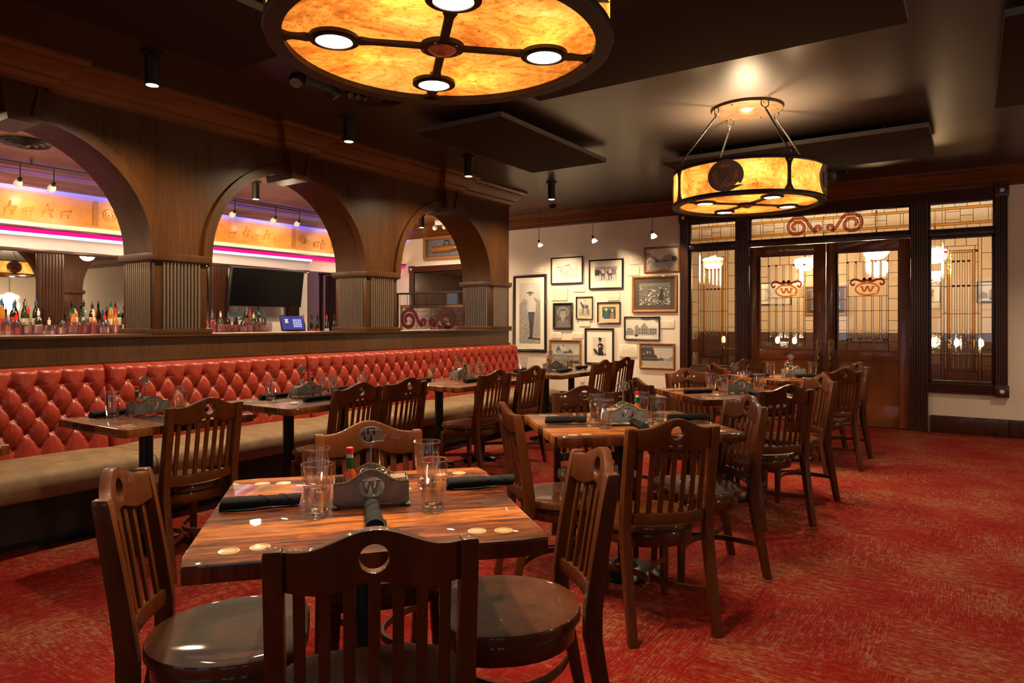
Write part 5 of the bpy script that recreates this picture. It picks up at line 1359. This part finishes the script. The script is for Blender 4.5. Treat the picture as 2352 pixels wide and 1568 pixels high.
framed('black-framed photograph of a snow-covered gabled inn, right of the wall', -4.201, 1.25, .584, .364, .022, 'frblack', None, None, p)
p = Pic(68, 48, .5); p.grad(.5, 1, .52, .3); p.speck(.5, 1, .05, cell=4); p.rect(0, 0, 1, .42, .22); p.speck(0, .42, .35); p.poly([(.16, .58), (.26, .84), (.34, .70), (.36, .52), (.18, .5)], .12); p.poly([(.26, .84), (.44, .80), (.58, .62), (.36, .6)], .5); p.poly([(.2, .44), (.2, .58), (.36, .6), (.6, .56), (.78, .52), (.78, .44)], .35); p.poly([(.44, .56), (.6, .58), (.68, .68), (.8, .5), (.44, .46)], .1); p.poly([(.44, .56), (.6, .57), (.66, .68), (.55, .68)], .4); p.rect(.42, .78, .45, .88, .06); p.rect(.66, .66, .68, .73, .06); p.rect(.1, .2, 1, .3, .42, .4); p.ell(.85, .06, .3, .09, .05)
framed('golden-framed photograph of a farmhouse in a field, low on the left behind the far table', -5.549, .841, .596, .426, .035, 'frgold', None, None, p)
p = Pic(44, 66, .62); p.speck(0, 1, .03, cell=3); p.poly([(.36, 0), (.42, .3), (.44, .42), (.40, .52), (.36, .48), (.32, .40), (.40, .60), (.52, .68), (.66, .67), (.80, .58), (.86, .42), (.76, .34), (.74, .28), (.86, 0)], .015); p.ell(.53, .50, .07, .05, .62); p.ell(.78, .46, .04, .06, .6); p.ell(.55, .80, .10, .075, .03); p.ell(.47, .76, .05, .05, .25); p.poly([(.50, .68), (.60, .68), (.58, .76), (.52, .74)], .45); p.ell(.56, .90, .14, .055, .015); p.ell(.5, .94, .08, .04, .02); p.poly([(.02, .36), (.12, .36), (.30, .30), (.40, .12), (.30, .02), (.18, .1), (.10, .24)], .035); p.ell(.92, .06, .12, .08, .25)
framed('black-framed photograph of a woman in a long dark dress beside a horse', -4.926, .958, .515, .58, .033, 'frblack', 'matcream', (.105, .11), p)
p = Pic(64, 46, .50); p.grad(.3, 1, .55, .45); p.rect(0, 0, 1, .3, .42); p.speck(0, .3, .12); p.poly([(0, .28), (0, .86), (.06, .9), (.34, .92), (.40, .78), (.42, .58), (.5, .5), (.52, .3)], .055); p.rect(.06, .88, .3, .96, .3); p.rect(.02, .55, .1, .62, .25); p.rect(.16, .6, .22, .72, .3); p.rect(.26, .6, .3, .72, .25); p.poly([(.5, .28), (.52, .4), (.7, .42), (.72, .28)], .09); p.rect(.7, .3, .92, .4, .3); p.poly([(.86, .28), (.92, .46), (1, .52), (1, .28)], .25); p.line([(.62, .42), (.62, .68)], .006, .08)
for k in range(12): p.ell(.06 + .04 * k, .31, .018, .06, .04); p.ell(.06 + .04 * k, .385, .01, .02, .3)
framed('golden-framed photograph of an old town street, low right beside the door casing', -3.957, .83, .564, .389, .034, 'frgold', None, None, p)
FP = [o_ for o_ in sc.objects if o_.name.startswith('framed_photograph')]
for k_, (x_, z_, lb_) in enumerate(((-3.2, 1.9, 'seen through the left sidelight'), (-2.3, 1.75, 'seen through the left door glass'), (-.75, 1.8, 'seen through the right door glass'), (.35, 1.85, 'seen through the right sidelight'))): dup(FP[(1, 4, 2, 8)[k_]], (x_, 13.995, z_), 0, 'framed photograph on the far wall beyond, ' + lb_, 'framed photographs beyond the doors')
# caption cards with lines of small print
CARDS = [(-6.054, 2.223, .207, .09, 'above the tall photograph'), (-5.659, 1.796, .304, .194, 'under the wagon photograph, largest at the left'), (-5.285, 1.885, .204, .105, 'right below the wagon photograph'), (-4.792, 2.40, .302, .135, 'above the riders photograph'), (-4.298, 2.302, .201, .133, 'left of the hills photograph, upper of two'), (-4.34, 2.124, .192, .123, 'left of the hills photograph, lower of two'), (-4.68, 1.732, .204, .10, 'above the two people photograph'), (-5.195, 1.322, .199, .097, 'below the small horse photograph'), (-5.72, 1.126, .196, .104, 'below the dark portrait'), (-5.324, 1.13, .201, .102, 'between the farmhouse and lady photographs'), (-4.429, .899, .296, .199, 'left of the town street photograph, large'), (-3.795, 1.313, .218, .126, 'right of the snowy inn photograph')]
for x, z, w, h, lab in CARDS:
    t = thing('caption_sign', 'cream caption card ' + lab, 'caption card', (x, YB - .002, z), group='caption cards on the white wall')
    MB().span((-w / 2, -.007, -h / 2), (w / 2, 0, h / 2)).build('card', M['card'], t, bevel=.001)
    mb = MB(); n = max(3, int(h / .016) - 2); zz = h / 2 - .02
    mb.span((-w * .36, -.0076, zz - .003), (-w * .02, -.0065, zz + .001)); zz -= .017
    for k in range(n - 1):
        xx = -w * .38; xe = w * .38 * (1 if k < n - 2 else .1)
        while xx < xe:
            ww = random.uniform(.008, .022); mb.span((xx, -.0076, zz - .0016), (min(xe, xx + ww), -.0065, zz + .0006)); xx += ww + .004
        zz -= .0125
        if zz < -h / 2 + .012: break
    mb.build('print_lines', M['ink'], t, smooth=False)
ot = thing('power_outlet', 'white power outlet low on the wall under the far banquette table', 'outlet', (-5.233, YB - .001, .417))
MB().span((-.036, -.007, -.058), (.036, 0, .058)).build('plate', M['plastic'], ot, bevel=.002)
for z in (-.024, .024): MB().lathe([(0, -.009), (.016, -.009), (.017, -.006)], 16, (0, 0, z), rot=None).build('socket', M['card'], ot) if False else MB().span((-.016, -.009, z - .013), (.016, -.006, z + .013)).build('socket', M['card'], ot, bevel=.002)
# ------------------------------------------------------------------ bar: television, register, bottles, glasses
tv = thing('television', 'black wall-mounted television above the back bar, tilted down', 'television', (-8.93, 6.565, 1.865))
def tl(mb):
    bmesh.ops.rotate(mb.bm, verts=mb.bm.verts, cent=(0, 0, 0), matrix=Matrix.Rotation(math.radians(9), 3, 'Y')); return mb
tl(MB().span((-.05, -.645, -.29), (.012, .645, .29))).build('bezel', M['black'], tv, bevel=.006)
tl(MB().span((.010, -.63, -.275), (.0135, .63, .278))).build('screen', M['tv'], tv)
MB().span((-.25, -.15, -.12), (-.04, .15, .12)).build('wall_bracket', M['black'], tv)
ps = thing('cash_register', 'cash register terminal with lit purple screen at the right of the back bar', 'register', (-8.56, 6.72, 1.1215), -.25)
def tl2(mb):
    bmesh.ops.rotate(mb.bm, verts=mb.bm.verts, cent=(0, 0, 0), matrix=Matrix.Rotation(math.radians(-22), 3, 'Y')); bmesh.ops.translate(mb.bm, verts=mb.bm.verts, vec=(.02, 0, .205)); return mb
MB().span((-.10, -.10, 0), (.10, .10, .04)).build('base', M['black'], ps, bevel=.01); MB().span((-.05, -.04, .03), (-.01, .04, .22)).build('neck', M['black'], ps)
tl2(MB().span((-.02, -.185, -.12), (.012, .185, .12))).build('bezel', M['black'], ps, bevel=.006); tl2(MB().span((.011, -.17, -.105), (.0135, .17, .105))).build('screen', M['screen'], ps)
mb = MB()
for r in range(4):
    for q in range(4): mb.span((.013, .005 + q * .034, -.07 + r * .034), (.0145, .032 + q * .034, -.043 + r * .034))
tl2(mb).build('keypad', M['screenkey'], ps)
mb = MB(); mb.span((.013, -.125, .0), (.0145, -.065, .012)); mb.span((.013, -.115, .012), (.0145, -.075, .05)); mb.span((.013, -.125, .05), (.0145, -.065, .062)); tl2(mb).build('screen_mark', M['screenyel'], ps)
SH = [
 [(0, 0), (.036, 0), (.038, .006), (.038, .17), (.032, .20), (.014, .225), (.0135, .275), (.0155, .28), (.0155, .29), (0, .29)],
 [(0, 0), (.044, 0), (.046, .01), (.046, .13), (.04, .165), (.015, .19), (.015, .225), (.017, .23), (.017, .245), (0, .245)],
 [(0, 0), (.034, 0), (.036, .006), (.036, .15), (.030, .20), (.014, .25), (.0135, .30), (.015, .305), (.015, .315), (0, .315)],
 [(0, 0), (.05, .004), (.06, .04), (.058, .085), (.035, .115), (.015, .13), (.014, .17), (.018, .175), (.018, .20), (0, .20)],
]
CAPM = ['bblue', 'black', 'redcap', 'chrome', 'green', 'salt']
BODY = [('bclear', 'clear'), ('gold', 'amber'), ('bgreen', 'green'), ('bdark', 'dark')]
protos = {}
def bottle(x, y, z, si, bi, ci, lab, wine=False):
    key = (si, bi, ci)
    if key not in protos:
        t = thing('liquor_bottle', lab, 'bottle', (x, y, z), group='bottles on the back bar')
        S = SH[si]; MB().lathe(S[:-3], 14).build('body', M[BODY[bi][0]], t, angle=50)
        h = S[5][1]; R = S[2][0]
        MB().lathe([(R + .0006, h * .18), (R + .0006, S[3][1] * .8)], 14).build('paper_label', M['label' if (si + bi + ci) % 3 else 'labelr'], t)
        mb = MB(); r0, z0 = S[-3]; mb.lathe([(S[-4][0] + .001, S[-4][1] - .035), (r0, z0), (r0, z0 + .012), (.006, z0 + .018), (.005, z0 + .045), (0, z0 + .047)], 12); mb.build('cap', M[CAPM[ci]], t)
        protos[key] = t
    else: dup(protos[key], (x, y, z), 0, lab)
random.seed(21)
def where(y):
    if y < 3.56: return 'left of the first pilaster'
    if y < 3.86: return 'before the first pilaster'
    if y < 5.3: return 'right of the first pilaster'
    if y < 6.1: return 'left of the television'
    if y < 7.0: return 'under the television'
    return 'at the right end of the back bar'
cn = {0: 'blue', 1: 'black', 2: 'red', 3: 'silver', 4: 'green', 5: 'white'}
rows = [(-9.035, 1.265, .09, 'on the top step'), (-8.885, 1.175, .101, 'on the lower step')]
seen = {}
for ri, (x, z, st, rw) in enumerate(rows):
    y = 2.86 + .04 * ri
    while y < 6.56:
        if 4.72 < y < 5.5: y = 5.5
        if not (ri == 0 and (3.5 < y < 3.9 or 5.74 < y < 6.08)):
            si, bi, ci = random.choice([0, 0, 1, 2, 2, 3]), random.choice([0, 0, 1, 1, 2, 3, 3]), random.randrange(6)
            base = '%s bottle with %s cap %s %s' % (BODY[bi][1], cn[ci], rw, where(y)); seen[base] = seen.get(base, 0) + 1
            lab = base if seen[base] == 1 else base + ', %s along' % ['', '', 'second', 'third', 'fourth', 'fifth', 'sixth', 'seventh', 'eighth'][seen[base]]
            bottle(x + random.uniform(-.015, .015), y, z + .0015, si, bi, ci, lab)
        y += st + random.uniform(0, .03)
for k, (y, ci) in enumerate(((6.98, 2), (7.12, 1), (7.26, 1), (7.42, 2), (7.60, 1), (7.78, 1))):
    bottle(-8.62 + .03 * (k % 2), y, 1.1215, 2, 3, ci, 'dark wine bottle right of the register, %s of six' % ['first', 'second', 'third', 'fourth', 'fifth', 'last'][k])
# rows of tumblers on the counter edge
cnt = {}; ORD = 'first second third fourth fifth sixth seventh eighth ninth tenth eleventh twelfth thirteenth fourteenth'.split()
g1 = None; random.seed(4); y = 2.80; k = 0
while y < 6.35:
    if 4.70 < y < 5.45: y = 5.45
    for r_ in (0, 1):
        x = -8.70 + .13 * r_; key = (r_, where(y)); cnt[key] = cnt.get(key, 0) + 1; lab = 'bar tumbler, %s row, %s of those %s' % (('back', 'front')[r_], ORD[cnt[key] - 1], where(y))
        if g1 is None:
            g1 = MB().lathe([(0, 0), (.030, 0), (.033, .01), (.036, .17), (.034, .172), (.031, .17), (.028, .012), (0, .012)], 14).build('bar_tumbler', M['pinkglass'], loc=(x, y, 1.1215)); tag(g1, lab, 'glass', 'tumblers on the back bar')
        else:
            q = g1.copy(); COL.objects.link(q); q.location = (x, y + .02 * r_, 1.1215); q['label'] = lab; q.scale = (1, 1, 1.28 if (k // 5) % 2 == 0 else 1.08)
    y += .086; k += 1
# leaded divider with scroll at the end of the bar
dv = thing('glass_divider', 'leaded glass divider with ruby scroll standing behind the right arch', 'divider', (0, 0, 0))
yd = 7.72
MB().span((-7.36, yd - .02, 1.10), (-7.325, yd + .02, 1.79)).span((-7.36, yd - .02, 1.765), (XC + .001, yd + .02, 1.79)).span((-7.36, yd - .02, 1.08), (XC + .001, yd + .02, 1.23)).build('frame', M['black'], dv, bevel=.003)
mb = MB(); x0, x1 = -7.325, XC
for k in range(8): lead_box(mb, x0 + (x1 - x0) * k / 8, x0 + (x1 - x0) * (k + 1) / 8, 1.60, 1.765, yd, 1)
lead_box(mb, x0 + .06, x1, 1.555, 1.60, yd, 3); lead_box(mb, x0, x0 + .06, 1.23, 1.60, yd, 1); lead_box(mb, x0 + .06, x0 + .10, 1.23, 1.555, yd, 3)
zz = [1.23, 1.29, 1.36, 1.43, 1.50, 1.555]
for a, b in zip(zz, zz[1:]):
    for k in range(5): lead_box(mb, x0 + .10 + (x1 - x0 - .10) * k / 5, x0 + .10 + (x1 - x0 - .10) * (k + 1) / 5, a, b, yd, 2, .0022)
scroll(mb, -6.72, 1.40, .60, yd, .05, (4, 2)); mb.build('leaded_pane', GM, dv, smooth=False)
MB().span((-7.4, yd - .25, 0), (XC, yd + .25, 1.08)).build('cabinet', M['casing'], dv, bevel=.004)
ic = MB()
random.seed(9)
ic.lathe([(0, .20), (.08, .19), (.22, .12), (.34, .03), (.38, 0), (0, 0)], 28)
for v in ic.bm.verts: v.co += Vector((random.uniform(-.03, .03), random.uniform(-.02, .02), random.uniform(-.004, .03)))
for v in ic.bm.verts: v.co = Vector((v.co.x * 1.1, v.co.y * .5, max(0, v.co.z) * 1.3))
for q in range(100):
    a = random.uniform(0, 2 * PI); r = random.uniform(0, .3); h = .25 * (1 - r / .38); ic.box((r * 1.1 * math.cos(a), r * .5 * math.sin(a), h + random.uniform(0, .09)), (.035, .03, .025), 0, random.uniform(0, 3), random.uniform(0, 3))
o = ic.build('crystal_heap', M['chrome'], loc=(-6.62, yd + .22, 1.081), smooth=False); tag(o, 'sparkling silvery heap behind the leaded divider in the right arch', 'decoration')
# shadow box and lamp on the end wall
sb = thing('framed_shadow_box', 'amber framed shadow box with a leather scabbard above the right arch doorway', 'shadow box', (-8.02, YB - .003, 2.72), group='things on the end wall')
mb = MB()
for a, b, c, d in ((-.55, .55, .16, .215), (-.55, .55, -.215, -.16), (-.55, -.49, -.16, .16), (.49, .55, -.16, .16)): mb.span((a, -.09, c), (b, 0, d))
mb.build('frame', M['frgold'], sb, bevel=.004); MB().span((-.49, -.01, -.16), (.49, -.004, .16)).build('backing', M['steel'], sb)
mb = MB(); mb.tube([(-.38, -.045, -.03), (-.34, -.045, -.03), (0, -.045, -.02), (.4, -.045, .0), (.44, -.045, 0)], [.03, .06, .065, .05, .02], 14); sc_ = mb.build('scabbard', M['frgold'], sb)
mb = MB(); mb.tube([(-.02 + .06 * math.cos(a * PI / 10), -.05, .08 + .05 * math.sin(a * PI / 10)) for a in range(20)], .008, 6, closed=True); mb.build('strap', M['black'], sc_)
el = thing('emergency_light', 'white emergency light on the ceiling seen inside the right arch', 'emergency light', (-7.8, 9.3, CH))
MB().span((-.09, -.05, -.08), (.09, .05, -.001)).build('body', M['plastic'], el, bevel=.012)
for s in (-1, 1): MB().lathe([(0, .04), (.03, .035), (.045, .01), (.045, -.025), (.0, -.03)], 20, (s * .11, -.02, -.12), rot=Matrix.Rotation(.9, 3, 'X')).build('head', M['plastic'], el)

# ------------------------------------------------------------------ light
def lamp(typ, name, loc, energy, col, aim=None, **kw):
    l = bpy.data.lights.new(name, typ); l.energy = energy; l.color = col
    for k, v in kw.items(): setattr(l, k, v)
    o = bpy.data.objects.new(name, l); COL.objects.link(o); o.location = loc
    if aim is not None: o.rotation_euler = (Vector(aim) - Vector(loc)).to_track_quat('-Z', 'Y').to_euler()
    return o
def strip(name, loc, energy, col, dx, dz, wd, ln):
    o = lamp('AREA', name, loc, energy, col, shape='RECTANGLE', size=wd, size_y=ln)
    z = -Vector((dx, 0, dz)).normalized(); y = Vector((0, 1, 0)); x = y.cross(z)
    o.rotation_euler = Matrix((x, y, z)).transposed().to_euler(); return o
WARM = (1, .70, .40); WARM2 = (1, .73, .44)
for x, y, w in SPOTS:
    lamp('SPOT', 'spot_beam', (x, y, CH - .23), 185, WARM2, (x - .02, y, 0), spot_size=math.radians(155), spot_blend=.6, shadow_soft_size=.035)
for y in (8.4, 5.6, 2.8): lamp('SPOT', 'spot_beam', (1.3, y, CH - .23), 190, WARM2, (1.3, y, 0), spot_size=math.radians(120), spot_blend=.8, shadow_soft_size=.035)
for x, y in ((-7.62, 2.2), (-7.62, 5.42), (-7.62, 8.6)):
    lamp('SPOT', 'spot_beam', (x, y, CH - .23), 380 if y < 3 else 190, WARM2, (x, y, 0), spot_size=math.radians(158), spot_blend=.4, shadow_soft_size=.035)
for ci, (cx, cy) in enumerate(CHX + [(-1.585, -2.07)]):
    for k in range(4):
        a = PI / 4 + k * PI / 2; x, y = cx + .378 * math.cos(a), cy + .378 * math.sin(a)
        lamp('SPOT', 'chandelier_downlight', (x, y, 2.31), 85, WARM2, (x, y, 0), spot_size=math.radians(125), spot_blend=.6, shadow_soft_size=.04)
        b = k * PI / 2 + .35
        lamp('POINT', 'chandelier_bulb', (cx + .36 * math.cos(b), cy + .36 * math.sin(b), 2.335 + .15), 3.4, WARM, shadow_soft_size=.03)
    lamp('SPOT', 'chandelier_uplight', (cx, cy, 2.56), 400, WARM, (cx, cy, 4), spot_size=math.radians(130), spot_blend=.8, shadow_soft_size=.09)
for x, z, w in PEND:
    lamp('SPOT', 'picture_beam', (x + .02, 9.27, z - .02), 170, WARM2, (x + .15, 9.8, 1.55), spot_size=math.radians(105), spot_blend=.9, shadow_soft_size=.03)
for y in (3.17, 3.5, 4.6, 5.78, 6.46, 6.89, 7.9):
    lamp('SPOT', 'rail_beam', (-8.705, y, 2.82), 15, WARM, (-9.2, y + .05, 2.70), spot_size=math.radians(100), spot_blend=.9, shadow_soft_size=.03)
# bar cove strips and counter glow
strip('cove_uplight', (-9.03, 2.9, 2.475), 22, (1, .66, .30), -.55, .83, .04, 13.6)
strip('blue_cove', (-8.95, 2.9, 2.905), 70, (.05, .09, 1), -.65, .76, .03, 13.6)
strip('led_wash', (-9.08, 2.0, 2.335), 6, (.95, .58, .8), .1, -1, .04, 11)
strip('counter_strip', (-8.53, 3.9, 1.14), 12.0, (1, .16, .32), -.4, 1, .04, 5.2)
for y in (3.4, 4.6, 6.3): lamp('POINT', 'bar_fill', (-8.1, y, 2.3), 14, WARM2, shadow_soft_size=.1)  # fill lights added without fixtures to brighten the bottles
for y in (-1.5, 1.5, 4.5): lamp('POINT', 'bar_fill', (-7.2, y, 2.75), 70, WARM2, shadow_soft_size=.12)
lamp('POINT', 'bar_fill', (-8.0, 8.7, 2.6), 34, (1, .72, .48), shadow_soft_size=.12)
lamp('POINT', 'bar_fill', (-10.3, 8.5, 2.2), 25, (1, .55, .75), shadow_soft_size=.12)  # added pink fill without fixture, stands in for LED glow on the end wall
lamp('POINT', 'passage_lamp', (-7.9, YB + .9, 2.1), 12, WARM2, shadow_soft_size=.1)
# room beyond the doors
for x, y in lampc: lamp('POINT', 'foyer_lamp', (x, y, 2.22), 25, (1, .70, .40), shadow_soft_size=.16)
# far dining area to the right
lamp('POINT', 'globe_lamp', (4.6, 8.2, 1.8), 90, WARM2, shadow_soft_size=.2); lamp('POINT', 'globe_lamp', (4.6, 3.2, 1.8), 90, WARM2, shadow_soft_size=.2)
# daylight through the street windows
for a, b in wins:
    lamp('AREA', 'window_daylight', ((a + b) / 2, -4.25, 1.7), 12, (.66, .82, 1), ((a + b) / 2, 0, 1.3), shape='RECTANGLE', size=b - a, size_y=1.9)
w = bpy.data.worlds.new('World'); sc.world = w; w.use_nodes = True
w.node_tree.nodes['Background'].inputs['Color'].default_value = (.6, .7, .85, 1); w.node_tree.nodes['Background'].inputs['Strength'].default_value = .12

# ------------------------------------------------------------------ camera
cam = bpy.data.cameras.new('camera'); co = bpy.data.objects.new('camera', cam); COL.objects.link(co)
co.location = (0, 0, 1.34); co.rotation_euler = (PI / 2, 0, math.radians(34))
cam.sensor_width = 36; cam.lens = 36 * 1568 / 2352; cam.shift_y = -44 / 2352; cam.clip_start = .05
sc.camera = co
sc.view_settings.view_transform = 'Standard'; sc.view_settings.look = 'None'; sc.view_settings.gamma = 1; sc.view_settings.use_curve_mapping = False
sc.view_settings.exposure = 0.0
c = sc.cycles
c.use_denoising = True; c.max_bounces = 7; c.diffuse_bounces = 3; c.glossy_bounces = 4; c.transmission_bounces = 5; c.transparent_max_bounces = 24
c.caustics_reflective = False; c.caustics_refractive = False; c.sample_clamp_indirect = 4; c.use_light_tree = True
